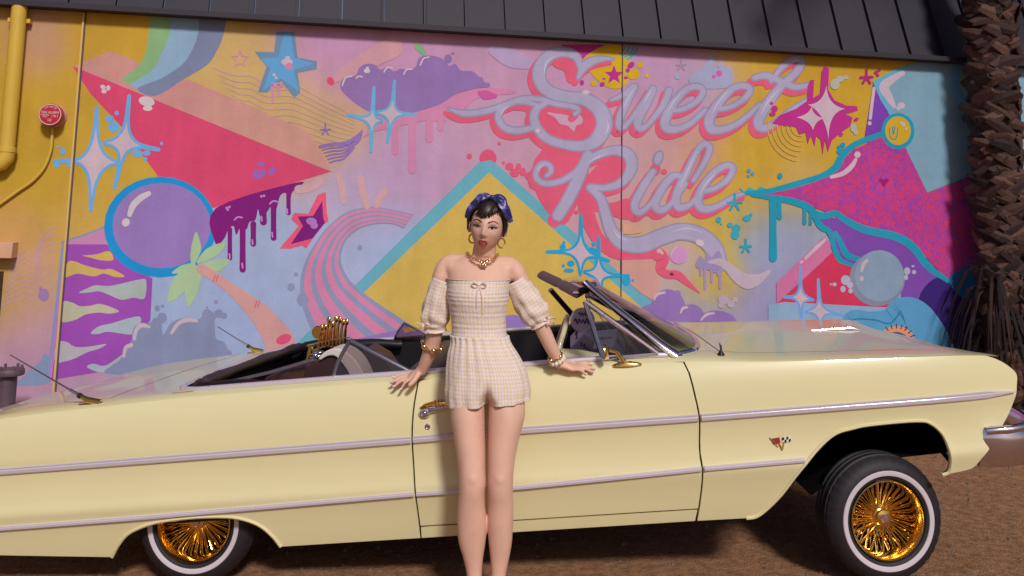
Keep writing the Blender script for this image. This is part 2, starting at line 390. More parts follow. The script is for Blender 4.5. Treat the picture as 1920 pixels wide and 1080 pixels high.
# block of flames
P('block_side', [(116,454),(129,458),(97,712),(88,714)], (126,128,164)); P('block_edge', [(122,457),(129,458),(97,712),(92,713)], (168,108,176))
P('block_top', [(117,453),(200,424),(200,459),(128,458)], (178,118,152)); K('block_line', [(116,454),(160,440),(200,424)], 3.5, (120,130,160))
P('block', [(128,458),(200,458),(250,505),(286,522),(282,600),(245,650),(222,692),(97,712)], (142,66,154))
FY, FG = (188,154,72), (150,158,166)
for pts, c in (([(155,479),(180,477),(205,471),(212,487),(190,488),(170,483)], FY),
   ([(127,492),(140,490),(158,497),(190,505),(210,505),(234,518),(215,519),(195,513),(175,518),(145,513),(122,519)], (186,152,84)),
   ([(148,549),(165,540),(180,535),(205,536),(235,530),(262,524),(274,526),(271,559),(250,558),(228,562),(205,553),(185,546),(170,548)], (152,158,154)),
   ([(117,567),(135,567),(150,574),(170,573),(190,570),(223,583),(205,588),(185,586),(160,590),(140,600),(113,602)], (168,162,136)),
   ([(170,625),(185,612),(210,606),(240,597),(263,594),(263,612),(262,625),(240,627),(220,624),(200,622),(185,626)], FG),
   ([(107,643),(125,641),(140,650),(165,650),(199,645),(185,654),(165,660),(140,672),(120,678),(103,678)], (164,156,160)),
   ([(163,688),(175,682),(195,686),(215,675),(230,665),(215,690),(200,697),(185,698)], FG)): P('flame', pts, c, True)
# bubbles along the bottom
BUB = (122,126,154)
P('bubble_cloud', [(200,700),(212,684),(228,672),(232,652),(246,640),(250,616),(264,606),(282,605),(290,596),(302,602),(306,628),(320,606),(345,596),(372,599),(384,586),(396,583),(402,600),(405,634),(418,640),(426,652),(426,672),(300,700)], BUB, True)
D('bubble', [(395,594,10,10),(410,588,8,8),(420,592,6,6),(304,596,9,10),(388,590,9,11),(295,578,5,6),(305,574,3,3),(405,566,4,4),(388,576,2,2)], BUB)
for pts in ([(252,635),(256,618),(266,610),(280,613)], [(322,624),(335,606),(352,600),(369,602)], [(232,668),(236,652),(246,647)]): K('bubble_shine', pts, [6,7,8,5], PALE)
# sparkle pair left
sparkle((177,302), (180,236), (217,305), (172,368), (142,302), (96,150,196), PALE, 5.5, ext=(34,10,26,40))
sparkle((234,268), (238,226), (264,274), (226,304), (198,268), (96,150,196), PALE, 5.5, ext=(46,34,50,2))
D('spray', [(213,238,11,10),(205,222,8,6),(219,212,4,4),(118,284,6,6),(109,275,3,3),(258,288,10,7),(275,287,7,5),(272,298,4,4),(303,269,3,3),(106,309,6,5),(130,310,5,4)], (98,152,194))
# ringed ball
D('ring', [(300.5,425.5,105.5,94.5)], (14,126,182)); D('ball', [(303,423,92,80)], (136,106,162))
K('ball_shine', [(243,402),(250,385),(264,371),(279,363)], [9,12,12,9], WHITE); D('ball_shine', [(236,417,7,8,30)], WHITE)
# drips under the cone
P('slime', [(405,390),(562,341),(548,360),(544,374),(536,362),(526,366),(521,382),(516,398),(508,388),(500,398),(488,406),(484,392),(479,412),(468,416),(462,430),(452,424),(443,440),(438,424),(428,430),(420,448),(404,456)], (116,8,102), True)
for x0, y0, y1, wd in ((431,430,484,9),(455,415,505,12),(475,420,457,11),(494,392,416,13),(513,385,446,11),(541,365,399,9)): K('slime_drip', [(x0,y0),(x0,(y0+y1)/2),(x0,y1)], [wd,wd*0.9,wd], (116,8,102))
a = Art()
for x0, y0 in ((430,476),(454,494),(473,450),(490,406),(510,436),(538,392)): a.stroke([(x0,y0),(x0+1,y0+8)], 3, smooth=False)
for q in ((440,412),(506,382)): a.stroke([(q[0],q[1]),(q[0]+6,q[1]-5),(q[0]+14,q[1]-4)], 3)
for q in ((425,390),(430,388),(427,393),(490,368),(495,367)): a.disc(q, 2.4)
a.done('painted_slime_shine', (176,120,176))
# red and purple star
P('star_edge', [(596,365),(611,360),(613,400),(616,414),(594,430),(590,442),(574,466),(566,460),(545,466),(524,466),(560,424),(546,411),(551,399),(578,401)], (208,76,104))
P('star', [(604,377),(606,408),(609,418),(586,447),(545,458),(568,424),(558,406),(587,405)], (112,12,104))
D('star_blot', [(584,415,10,7,10),(589,423,7,6)], (160,106,170))
# painted palm
PGR = (152,172,132)
for pts in ([(367,435),(357,475),(361,498),(372,482),(377,462)], [(424,454),(388,466),(369,494),(402,482),(416,470)], [(431,487),(400,488),(374,497),(405,509),(420,502)],
            [(314,566),(323,528),(345,503),(367,496),(362,512),(346,545),(330,560)], [(352,574),(347,540),(356,512),(370,498),(378,512),(373,540),(361,566)], [(322,512),(342,497),(367,494),(344,510)]): P('palm_leaf', pts, PGR, True)
P('palm_stem', [(369,500),(376,496),(386,498),(440,534),(500,574),(538,612),(552,634),(552,670),(510,670),(480,612),(440,562),(400,528),(372,512)], (188,136,132), True)
a = Art()
for q in ((400,522),(478,570)):
    for k in range(2): a.stroke([(q[0]+5*k,q[1]+6),(q[0]+4+5*k,q[1]-6)], 1.6, smooth=False)
a.done('painted_palm_mark', (196,60,80)); D('spot', [(532,636,15,9,-22)], (198,72,104))
# --- centre triangle
D('triangle_bubble', [(915,297,16,17)], (196,74,102))
P('triangle_edge', [(884,318),(897,305),(920,300),(936,312),(1275,612),(1300,660),(520,680)], (94,152,166))
P('triangle', [(917,323),(1243,612),(1270,660),(560,670),(690,541)], (190,156,74))
D('floor_bubble', [(716,632,44,34),(780,650,40,30),(960,618,34,28),(1000,640,40,36)], (138,106,166)); K('bubble_shine', [(682,620),(686,608),(696,602)], [3,5,4], PALE)
# looping stripe band
O = [(776,402),(735,393),(695,388),(650,398),(610,430),(580,475),(565,515),(564,555),(576,600),(600,650)]
I = [(757,428),(735,420),(705,420),(672,430),(648,452),(639,482),(644,505),(662,532),(705,566),(775,612)]
O2, I2 = cr(O, 6), cr(I, 6)
Art().poly(O2 + list(reversed(I2))).done('painted_loop_band', (128,132,160))
for t0, wd in ((0.16,.15),(0.41,.15),(0.66,.14),(0.87,.10)):
    q = [[(o[0]+(i_[0]-o[0])*t, o[1]+(i_[1]-o[1])*t) for o, i_ in zip(O2, I2)] for t in (t0-wd/2, t0+wd/2)]
    Art().poly(q[0] + list(reversed(q[1]))).done('painted_loop_stripe', (194,116,148))
D('dot', [(675,464,5,5),(555,514,4,4),(546,538,7,7),(568,562,11,12)], (128,132,158))
# orange brush marks
for pts, wd in (([(636,330),(640,350),(645,378)], 12), ([(676,335),(680,360),(688,385)], 14), ([(722,358),(712,370),(706,384)], 13), ([(560,355),(580,352),(600,340)], 16)): K('brush_mark', pts, wd, (186,144,146))
# --- upper left of centre
a = Art()
for k in range(9):
    a.stroke([(398+9*k,126+13*k),(436+5*k,140+12*k),(470,142+12*k),(500,156+12*k),(545,156+12*k),(580,172+11*k),(612,190+10*k),(640,204+9*k),(664,220+7*k)], [2,3,3,3.2,3,3.2,3,2.5,1.5])
a.done('painted_wave_line', (182,144,128))
P('cone_band', [(400,178),(470,200),(575,245),(602,285),(621,322),(480,265),(400,232)], (184,130,118))
P('star_shadow', [(518,60),(514,98),(478,97),(500,124),(484,172),(500,173),(527,152),(552,183),(563,173),(558,136),(594,129),(594,115),(558,108),(552,60)], (98,122,152))
P('star', [(533,62),(521,108),(487,110),(507,128),(493,170),(527,147),(561,172),(551,131),(590,119),(552,108),(545,62)], (86,142,182))
D('star_shine', [(538,116,11,6),(539,108,5,3),(514,140,3,3),(518,146,3,2)], PALE); D('star_shine', [(542,124,7,6)], (192,110,140))
a = Art(); a.stroke([(510,160),(511,176),(511,192)], 5); a.stroke([(522,160),(522,170),(522,178)], 5); a.disc((520,160), 12, 5); a.done('painted_drip', (184,122,146))
sp = [(450+16*cos(-pi/2+2*pi*k/10)*(1 if k%2==0 else .45), 111+16*sin(-pi/2+2*pi*k/10)*(1 if k%2==0 else .45)) for k in range(11)]
K('star_line', sp, 2.6, (190,122,146), smooth=False)
K('carrot', [(625,150),(655,132),(690,112),(735,90)], [14,26,34,40], (186,134,142)); D('spot', [(620,152,6,8,-30)], (206,66,96)); K('leaf', [(783,88),(792,96),(797,106)], [12,10,3], (112,160,112))
P('cloud', [(640,168),(642,150),(655,142),(667,143),(673,128),(686,120),(702,121),(713,131),(726,126),(738,134),(752,129),(768,132),(780,124),(785,110),(800,104),(822,107),(836,116),(842,124),(854,120),(864,132),(886,134),(900,146),(914,162),(890,166),(858,176),(832,194),(798,216),(750,217),(700,211),(668,194)], (132,100,152), True)
D('cloud_bubble', [(840,110,7,8),(900,150,6,6),(914,160,5,5),(849,100,3,2)], (132,100,152))
for pts in ([(642,160),(648,146),(660,143)], [(720,135),(726,127),(736,128)], [(757,139),(762,131),(772,130)], [(788,122),(794,110),(804,107)], [(668,147),(672,143),(679,144)]): K('cloud_shine', pts, 2.6, WHITE)
D('cloud_shine', [(688,133,6,4),(689,128,3,3)], WHITE)
# pink drip band
P('drip_band', [(680,258),(705,236),(760,216),(820,198),(858,176),(905,165),(960,168),(960,176),(900,182),(870,205),(838,214),(834,228),(800,226),(770,232),(735,240),(705,246)], (188,116,148), True)
for x0, y0, y1, wd in ((741,230,284,14),(773,225,318,16),(805,215,260,15),(826,208,240,12)): K('drip', [(x0,y0),(x0,(y0+y1)/2),(x0,y1)], [wd,wd*.9,wd], (186,118,148))
K('drip', [(900,175),(910,178),(928,180)], [10,18,8], (182,76,138))
sparkle((698,226), (699,206), (714,226), (697,248), (677,221), (96,152,186), PALE, 4.5, ext=(42,2,36,26))
sparkle((735,213), (737,188), (756,214), (731,238), (708,211), (96,152,186), PALE, 4.5, ext=(36,24,28,2))
a = Art()
for k in range(6): a.stroke([(600+3.5*k,275+6*k),(620+2*k,271+6*k),(645,270+5.4*k),(664,262+3*k)], [2,3,3,2.5] if k else [6,6,9,8])
a.stroke([(655,270),(670,260),(680,243)], [14,14,1]); a.done('painted_fan', (132,98,156))
asterisk((610,243), 9, 3, (130,96,152))
# --- SWEET RIDE lettering
RED, LG, LO = (202,78,104), (156,144,168), (136,126,152)
Y1 = (190,150,18); MG = (168,36,116)
P('splash', [(1052,84),(1132,84),(1133,98),(1110,104),(1096,118),(1084,110),(1078,98),(1060,97)], MG)
P('splash', [(1092,116),(1108,98),(1135,86),(1166,86),(1182,112),(1172,130),(1178,152),(1160,166),(1140,164),(1122,152),(1110,140)], Y1, True)
D('splash_dot', [(1188,139,12,10,-20),(1200,122,6,6),(1113,156,6,6),(1213,142,4,4)], Y1)
st = [(1151+(19 if k%2==0 else 8)*sin(2*pi*k/10), 141-(19 if k%2==0 else 8)*cos(2*pi*k/10)) for k in range(10)]
P('star', st, MG); D('splash_dot', [(1183,122,7,5,-40),(1177,132,4,4),(1129,158,5,4,-30),(1132,148,3,2),(1173,146,4,3),(1091,155,4,5)], MG)
a = Art()
for k in range(4): a.stroke([(1196-8*k,88),(1190-8*k,100),(1176-5*k,112-4*k)], 3.5)
a.done('painted_stripe', (60,146,160))
P('haze_blot', [(1290,150),(1300,138),(1315,128),(1330,112),(1340,116),(1345,128),(1362,124),(1372,130),(1375,150),(1360,165),(1310,165)], (148,146,172), True)
D('blot', [(1270,143,6,6),(1334,109,5,5),(1351,122,6,6)], (148,146,172)); D('blot', [(1348,138,6,6),(1338,144,4,4)], (184,84,150)); asterisk((1277,122), 9, 2.6, (146,126,148))
K('blue_mist', [(925,95),(960,110),(1000,122)], [20,34,16], (164,138,170))
P('red_cloud', [(1008,292),(1030,270),(1070,276),(1100,280),(1104,320),(1092,360),(1060,420),(1030,402),(1010,372),(1000,345),(990,330),(998,318),(1000,305)], RED, True)
P('red_cloud', [(985,205),(1010,190),(1040,180),(1080,185),(1112,205),(1118,235),(1108,262),(1078,272),(1040,262),(1005,245)], RED, True)
P('red_cloud', [(1090,350),(1130,300),(1168,290),(1180,315),(1170,345),(1130,352)], RED, True)
P('red_cloud', [(1085,362),(1106,350),(1140,380),(1180,372),(1210,400),(1240,396),(1180,412),(1140,402),(1112,396),(1090,402)], RED, True)
P('red_cloud', [(1036,120),(1052,116),(1068,124),(1074,140),(1070,156),(1062,150),(1058,134),(1044,128)], RED, True)
P('pink_gap', [(1026,212),(1042,208),(1052,214),(1078,210),(1092,222),(1090,232),(1080,236),(1076,246),(1064,236),(1050,232),(1040,220)], (182,140,160), True)
D('splash_dot', [(955,312,8,7),(972,312,5,6),(965,324,9,8),(980,322,6,8),(994,330,10,8),(936,269,3,3),(880,293,5,5),(944,305,3,3),(997,348,5,5),(1010,355,4,4),(1080,398,4,4),(1105,382,10,9)], RED)
LET = [
 # S
 ([(1150,110),(1118,112),(1096,124),(1084,146)], [3,13,16,6]),
 ([(1088,126),(1080,106),(1056,98),(1030,104),(1013,126),(1012,150),(1030,172),(1064,182),(1098,187),(1124,206),(1133,232),(1122,258),(1098,273),(1064,272),(1030,262),(1008,242),(1001,220),(1008,202),(1026,193)], [10,14,17,20,23,23,22,21,23,27,29,26,20,16,15,16,15,13,8]),
 ([(1078,214),(1084,206),(1070,199),(1040,194),(1010,186),(980,186),(950,196),(920,206),(890,212),(865,212),(842,204)], [7,9,10,10,10,11,11,11,11,10,3]),
 ([(1005,196),(970,190),(944,200),(934,218),(944,238),(968,245),(998,240)], [7,10,11,12,12,12,10]),
 # w
 ([(1145,188),(1168,178),(1188,163)], [5,10,12]),
 ([(1190,163),(1176,190),(1162,222),(1163,238),(1176,232),(1204,196),(1224,168)], [12,14,14,13,9,11,14]),
 ([(1224,168),(1210,198),(1196,226),(1200,240),(1216,232),(1244,196),(1254,170)], [14,15,15,13,9,11,13]),
 # e e
 ([(1256,207),(1282,204),(1308,188),(1318,172),(1308,162),(1286,168),(1264,192),(1248,222),(1250,240),(1270,242),(1296,230),(1322,206)], [9,9,10,11,11,12,15,17,16,12,10,8]),
 ([(1340,206),(1370,200),(1394,186),(1406,170),(1396,161),(1374,166),(1350,190),(1330,222),(1334,242),(1358,242),(1388,228),(1424,196)], [9,9,10,12,11,12,15,17,16,12,10,8]),
 # t
 ([(1446,152),(1470,122),(1492,110),(1503,116),(1494,134),(1464,162),(1438,196),(1422,226),(1428,240),(1448,234),(1478,210),(1514,187)], [8,10,12,13,13,14,18,18,15,11,9,8]),
 ([(1414,146),(1436,142),(1462,152),(1490,163),(1515,160)], [10,12,12,11,9]),
 # R
 ([(1024,330),(1033,322),(1030,310),(1016,307),(1006,318),(1006,334),(1022,344),(1050,340),(1078,324),(1096,306),(1124,289),(1154,282),(1178,290),(1184,314),(1168,340),(1136,352),(1106,350)], [6,8,9,9,9,10,10,10,11,12,14,17,21,20,15,11,9]),
 ([(1102,290),(1086,330),(1066,372),(1046,404)], [17,21,21,20]),
 ([(1104,352),(1126,372),(1136,404),(1148,436),(1170,456),(1204,458),(1240,444),(1276,434),(1312,442),(1338,466),(1344,492)], [10,15,19,23,26,29,29,29,30,32,36]),
 # i
 ([(1224,322),(1206,350),(1190,382),(1196,398),(1212,390),(1232,366)], [12,14,14,12,9,8]),
 # d
 ([(1280,332),(1262,330),(1242,352),(1228,382),(1238,394),(1258,382),(1284,344)], [10,12,14,14,12,9,10]),
 ([(1300,338),(1320,306),(1330,280),(1322,270),(1308,282),(1288,322),(1268,366),(1272,388),(1292,384),(1310,366)], [8,10,11,11,11,13,15,14,10,8]),
 # e
 ([(1312,360),(1342,352),(1366,334),(1374,316),(1362,310),(1340,322),(1318,350),(1308,378),(1320,392),(1346,386),(1374,370),(1398,362)], [9,9,10,11,11,12,14,15,13,10,8,5])]
def sh(pts, dx, dy): return [(x+dx, y+dy) for x, y in pts]
for pts, wd in LET: 
    if wd[-1] < 30: K('letter_shadow', sh(pts, -7, 9), [w_+6 for w_ in wd], RED)
K('letter_shadow', [(1096,372),(1104,412),(1122,448),(1150,470),(1190,478),(1226,474),(1242,486),(1238,504),(1250,514),(1270,516),(1288,530),(1311,549)], [30,28,24,26,26,26,24,18,16,16,11,2], RED)
D('snake_eye', [(1259,514,4,3,20)], (120,30,50)); D('snake_shine', [(1236,470,5,4),(1241,474,3,3)], PALE)
D('letter_shadow_dot', [(1228,318,10,12,20),(1245,322,6,5)], RED)
for pts, wd in LET: K('letter_edge', pts, [w_+4 for w_ in wd], LO)
D('letter_edge', [(1234,296,10,15,20)], LO)
for pts, wd in LET: K('letter', pts, [max(1.2, w_-1.5) for w_ in wd], LG)
D('letter', [(1234,296,6.5,11.5,20)], LG)
for pts in ([(1020,140),(1024,118),(1040,106)], [(1138,226),(1140,240),(1134,252)], [(940,216),(944,206),(956,198)], [(1100,308),(1116,297),(1134,290)], [(1010,322),(1012,314),(1020,310)], [(1150,430),(1160,444),(1176,450)], [(1260,434),(1290,428),(1316,436)], [(1480,120),(1494,113),(1498,118)], [(1170,200),(1180,180),(1188,166)], [(1206,195),(1214,180),(1222,168)], [(1250,215),(1262,192),(1280,172)], [(1334,215),(1348,190),(1364,172)], [(1426,215),(1440,190),(1460,168)], [(1310,370),(1322,346),(1340,326)], [(1275,350),(1292,314),(1306,284)]): K('letter_shine', pts, [1,2.6,1], (176,168,184))
D('letter_shine', [(1098,173,7,4),(1008,245,4,4),(1312,455,8,6,20)], (190,168,168))
for x0, y1, wd in ((1314,515,6),(1322,540,5),(1334,528,5),(1346,514,6),(1350,540,5)): K('drip', [(x0,490),(x0,(490+y1)/2),(x0,y1)], wd, (150,128,160))
P('splash', [(1306,502),(1312,480),(1320,486),(1326,474),(1334,482),(1346,470),(1352,480),(1352,506)], (138,122,158), True)
P('white_swoosh', [(1326,492),(1350,484),(1372,496),(1396,512),(1420,514),(1445,506),(1425,532),(1400,542),(1376,528),(1352,500)], (172,150,162), True)
D('bubble', [(1272,478,17,17)], (184,128,168)); K('bubble_shine', [(1258,478),(1262,468),(1270,462)], 2.5, PALE)
P('peach', [(1166,488),(1224,486),(1228,506),(1236,528),(1228,566),(1200,548),(1166,520)], (188,136,126)); P('peach', [(1168,420),(1204,424),(1202,436),(1180,440),(1166,438)], (192,140,118))
D('cloud', [(1252,582,34,40),(1296,600,26,30),(1342,612,42,30),(1222,600,30,30),(1270,552,6,8)], (132,100,156))
for pts in ([(1226,562),(1232,552),(1246,548)], [(1276,586),(1280,578),(1288,576)], [(1314,600),(1324,590),(1338,587)]): K('cloud_shine', pts, [3,5,4], PALE)
BT = (30,142,182)
sparkle((1089,472), (1089,440), (1114,480), (1088,508), (1058,472), BT, PALE, 4.6, ext=(36,28,6,32))
sparkle((1122,515), (1122,484), (1148,516), (1126,534), (1098,510), BT, PALE, 4.6, ext=(38,30,6,2))
D('spray', [(1055,463,6,6),(1057,455,3,3),(1070,494,7,6),(1056,498,3,3),(1113,457,4,4),(1110,470,8,7),(1174,526,8,9),(1186,526,3,3),(1066,507,10,4)], BT)
TL = (40,140,158)
asterisk((1377,380), 13, 5, TL); asterisk((1398,462), 10, 4.5, TL)
D('spray', [(1347,412,5,6),(1400,409,8,6),(1408,402,3,3),(1380,428,8,8),(1378,440,8,9),(1368,422,5,5),(1352,420,2,2)], (48,146,160))
P('splash', [(1386,352),(1396,358),(1404,352),(1416,356),(1426,350),(1440,358),(1440,372),(1412,366),(1396,364)], (48,146,160), True)
D('dot', [(1404,320,4,4),(1411,326,3.5,4),(1403,330,3,3)], (70,140,160))
D('haze_dot', [(1356,562,10,9),(1370,570,7,7),(1378,562,5,5),(1352,572,6,6)], (168,146,158))
# --- right part
a = Art()
for k in range(6):
    r_ = 16+9*k; a.stroke([(1500+r_*cos(t), 238+r_*sin(t)*1.05) for t in [pi*1.05-j*0.16 for j in range(13-k//2)]], 2.5)
a.done('painted_arc_line', (182,146,74))
D('blot', [(1565,158,9,10),(1575,148,8,6),(1585,145,6,4),(1600,240,6,8),(1604,248,4,5)], (160,156,140))
P('splash', [(1446,232),(1462,216),(1492,204),(1512,190),(1514,160),(1519,150),(1526,150),(1524,184),(1537,176),(1540,134),(1545,124),(1554,128),(1552,168),(1564,188),(1586,198),(1606,199),(1608,207),(1584,214),(1598,220),(1594,236),(1574,250),(1560,262),(1552,284),(1546,262),(1542,290),(1538,262),(1530,254),(1527,274),(1520,254),(1514,270),(1510,248),(1498,252),(1492,238),(1470,236)], MG)
P('sparkle_heart', bez((1549,160),(1550,198),(1584,204))[:-1]+bez((1584,204),(1552,210),(1553,262))[:-1]+bez((1553,262),(1547,212),(1514,196))[:-1]+bez((1514,196),(1543,196),(1549,160))[:-1], PALE)
P('sparkle_heart', bez((1521,200),(1524,218),(1544,222))[:-1]+bez((1544,222),(1528,226),(1524,244))[:-1]+bez((1524,244),(1518,226),(1493,220))[:-1]+bez((1493,220),(1516,216),(1521,200))[:-1], PALE)
D('splash_dot', [(1452,204,6,6),(1446,194,3,3),(1605,224,5,3,-30),(1576,252,4,4),(1448,214,6,4)], MG)
asterisk((1624,145), 11, 5, (160,30,100)); D('dot', [(1642,136,3.5,3.5),(1648,132,3,3),(1645,141,3,3)], (160,30,100))
P('wedge', [(1637,154),(1620,262),(1660,300),(1690,300),(1672,212)], (108,52,146)); K('wedge_shine', [(1638,166),(1634,196),(1631,222)], 6, PALE); D('wedge_shine', [(1630,231,3.5,4)], PALE)
# patterned field
pmx = bpy.data.materials.new('mural_pattern'); pmx.use_nodes = True
n_ = pmx.node_tree.nodes; L_ = pmx.node_tree.links
tc_ = n_.new('ShaderNodeTexCoord'); nz = n_.new('ShaderNodeTexNoise'); nz.inputs['Scale'].default_value = 22; nz.inputs['Detail'].default_value = 1.5; nz.inputs['Distortion'].default_value = 1.6
L_.new(tc_.outputs['Object'], nz.inputs['Vector']); rp = n_.new('ShaderNodeValToRGB')
e = rp.color_ramp.elements; e[0].position = 0.30; e[0].color = (*alb((120,56,150)),1); e[1].position = 0.70; e[1].color = (*alb((196,48,84)),1)
e2 = rp.color_ramp.elements.new(0.5); e2.color = (*alb((168,50,118)),1)
L_.new(nz.outputs['Fac'], rp.inputs['Fac']); paintnodes(pmx, rp.outputs['Color'])
Art().poly([(1415,362),(1500,340),(1560,318),(1600,280),(1640,262),(1668,250),(1694,262),(1738,362),(1830,326),(1832,520),(1775,524),(1735,482),(1700,452),(1660,437),(1600,417),(1560,402),(1520,387),(1470,372)]).done('painted_patterned_field', None, pmx)
P('heart', [(1656,352),(1650,342),(1646,338),(1651,333),(1656,338),(1661,333),(1666,338),(1662,344)], (136,10,96))
P('teal_sheet', [(1637,154),(1722,108),(1960,112),(1960,330),(1832,324),(1738,361)], (112,142,158))
K('teal_sheet_edge', [(1722,110),(1680,134),(1641,156),(1656,186),(1672,214)], [9,10,12,11,8], (88,150,176), smooth=False)
D('sheet_ring', [(1826,150,48,52)], (96,146,176)); D('sheet_ring', [(1834,150,36,42)], (128,158,138))
K('sheet_shine', [(1692,137),(1670,150),(1657,163),(1666,182),(1676,200)], [9,14,18,14,7], (178,156,166)); D('sheet_shine', [(1689,198,7,6),(1684,203,4,4)], (178,156,166))
TB = (20,132,154)
K('teal_border', [(1400,362),(1440,358),(1490,346),(1540,330),(1566,314),(1580,290),(1604,270),(1640,256),(1668,246)], [6,9,12,11,14,13,11,10,9], TB)
D('teal_spray', [(1462,330,5,6),(1580,272,5,5),(1572,276,3,4),(1576,284,8,6)], TB)
P('violet_field', [(1522,404),(1580,410),(1650,436),(1700,456),(1740,500),(1800,560),(1840,660),(1840,740),(1740,700),(1690,600),(1690,520),(1600,506),(1566,466),(1548,436)], (112,62,146))
P('navy_shade_field', [(1722,560),(1756,520),(1790,532),(1850,520),(1850,760),(1745,700),(1735,640)], (48,24,96), True)  # navy corner, with the shade near the palm put into its colour
P('blue_corner', [(1778,524),(1796,508),(1840,488),(1840,560),(1800,556)], (32,104,154), True)
K('teal_border', [(1410,366),(1470,374),(1510,386),(1530,402),(1550,404),(1566,400),(1584,412),(1620,430),(1680,444),(1712,464),(1740,500),(1776,526)], [6,12,13,14,12,11,12,14,15,15,13,8], TB)
K('teal_border', [(1522,396),(1538,424),(1556,436),(1564,466),(1576,488),(1600,500)], [10,12,10,10,11,9], TB); K('teal_border', [(1566,436),(1576,456),(1588,478),(1612,486)], [6,10,12,8], TB)
for x0, y0, y1, wd in ((1449,372,484,15),(1461,375,408,9),(1508,390,418,8),(1519,395,420,6)): K('teal_drip', [(x0,y0),(x0,(y0+y1)/2),(x0,y1)], [wd,wd*.85,wd], TB)
K('pattern_shine', [(1558,332),(1580,325),(1596,312),(1604,299)], [6,9,9,6], (186,156,168)); D('pattern_shine', [(1607,290,6,6)], (186,156,168))
D('button_ring', [(1683,246,31,34)], TB); D('button', [(1683,245,24,27)], (186,146,28)); D('button_shine', [(1692,232,6,3,40),(1699,241,2.5,2.5)], PALE)
K('button_mark', [(1667,240),(1668,256),(1676,262),(1681,254),(1682,240)], 2, (40,120,140)); K('button_mark', [(1673,238),(1674,252),(1677,238)], 2, (40,120,140))
P('red_prism', [(1455,570),(1544,488),(1558,472),(1572,492),(1606,504),(1692,578)], (186,44,76)); P('prism_edge', [(1455,530),(1542,446),(1556,454),(1558,474),(1456,568)], (184,100,138))
K('prism_shine', [(1510,484),(1530,464),(1546,450)], [5,7,5], PALE); D('prism_shine', [(1502,491,4,2.5,-30)], PALE)
D('pearl_edge', [(1644,523,52,51)], (118,120,140)); D('pearl', [(1648,517,46,48)], (122,138,158)); K('pearl_shine', [(1615,508),(1618,496),(1625,488)], [5,7,5], PALE); D('pearl_shine', [(1615,522,3.5,4.5)], PALE)
D('pearl_bubble', [(1585,525,9,9),(1580,542,5,6),(1594,545,4,5),(1593,534,6,6),(1564,533,4,3.5),(1557,533,2,2),(1700,508,6,7),(1698,520,4,5),(1713,510,4,4),(1711,499,3,2)], (158,154,172))
P('pale_strip', [(1440,572),(1470,566),(1692,578),(1705,600),(1600,625),(1440,640)], (126,150,176))
K('beast', [(1590,640),(1596,600),(1630,604),(1670,602),(1690,584),(1716,590),(1740,622),(1760,660)], [30,34,40,48,52,56,60,60], (78,136,172))
K('beast_line', [(1594,604),(1606,598),(1640,600),(1668,606),(1688,584)], 3, (20,110,140))
D('eye_lid', [(1680,645,36,34)], (200,130,96)); D('eye', [(1680,648,26,26)], (70,76,110)); D('eye_glint', [(1670,636,3,6),(1690,636,3,5)], PALE)
a = Art()
for k in range(9):
    t = pi*(1.15+0.7*k/8); a.stroke([(1680+30*cos(t),645+30*sin(t)),(1680+38*cos(t),645+37*sin(t))], 2, smooth=False)
a.done('painted_lash', (50,40,70))
sparkle((1500,557), (1500,535), (1518,561), (1501,580), (1484,557), (100,142,190), PALE, 4, ext=(34,6,30,14))
sparkle((1536,582), (1535,560), (1558,587), (1538,606), (1514,584), (100,142,190), PALE, 4, ext=(36,22,20,4))

# ------------------------------------------------------------------ wall fittings
yel = mat('pipe_yellow', alb((188,150,56)), rough=0.45, noise_amt=0.06, noise_scale=6)
dp = empty('drain_pipe', WP + WX*wl(36,92)[0] + Vector((0,0,wl(30,300)[1])), YW, 'yellow painted downpipe with an elbow at its foot on the wall', 'pipe')
sx = 0.0; zb = wl(30,300)[1]; ztop = WTOP-zb
b_ = MB(); b_.tube([(0,-0.07,ztop),(0,-0.07,0.06)], 0.052, 20); b_.build('pipe_barrel', yel, dp)
b_ = MB(); b_.tube([(0,-0.07,0.06),(-0.002,-0.07,0.01),(-0.03,-0.07,-0.03),(-0.08,-0.07,-0.05),(-0.30,-0.07,-0.06)], 0.056, 20); b_.build('pipe_elbow', yel, dp)
b_ = MB(); b_.lathe([(0.052,0),(0.060,0),(0.060,0.03),(0.052,0.035)], Matrix.Translation((0,-0.07,0.05)), 20); b_.build('pipe_collar', yel, dp)
b_ = MB(); b_.box((0,-0.03,ztop-0.10), (0.15,0.06,0.03)); b_.build('pipe_clamp', yel, dp, smooth=False)
# bell
bs, bz = wl(103,218)
bell = empty('fire_alarm_bell', WP + WX*bs + Vector((0,0,bz)), YW, 'red round fire alarm bell with white lettering on yellow wall', 'alarm')
redm = mat('bell_red', (0.48,0.012,0.035), rough=0.35, coat=0.3); bwm = mat('bell_white', (0.75,0.62,0.64), rough=0.5)
MXb = Matrix.Rotation(pi/2, 4, 'X')   # local z -> -y (out of the wall)
b_ = MB(); b_.lathe([(0.001,0.0),(0.082,0.0),(0.084,0.012),(0.072,0.03),(0.070,0.05)], MXb, 36); b_.build('bell_base', mat('bell_base', alb((186,128,128)), rough=0.5), bell)
b_ = MB(); b_.lathe([(0.066,0.04),(0.077,0.05),(0.079,0.06),(0.074,0.064),(0.079,0.07),(0.079,0.08),(0.074,0.084),(0.080,0.09),(0.080,0.108),(0.074,0.116),(0.001,0.118)], MXb, 40); b_.build('bell_gong', redm, bell)
b_ = MB(); b_.lathe([(0.070,0.1175),(0.0745,0.1175),(0.0745,0.1190),(0.070,0.1190)], MXb, 40); b_.build('bell_rim', bwm, bell)
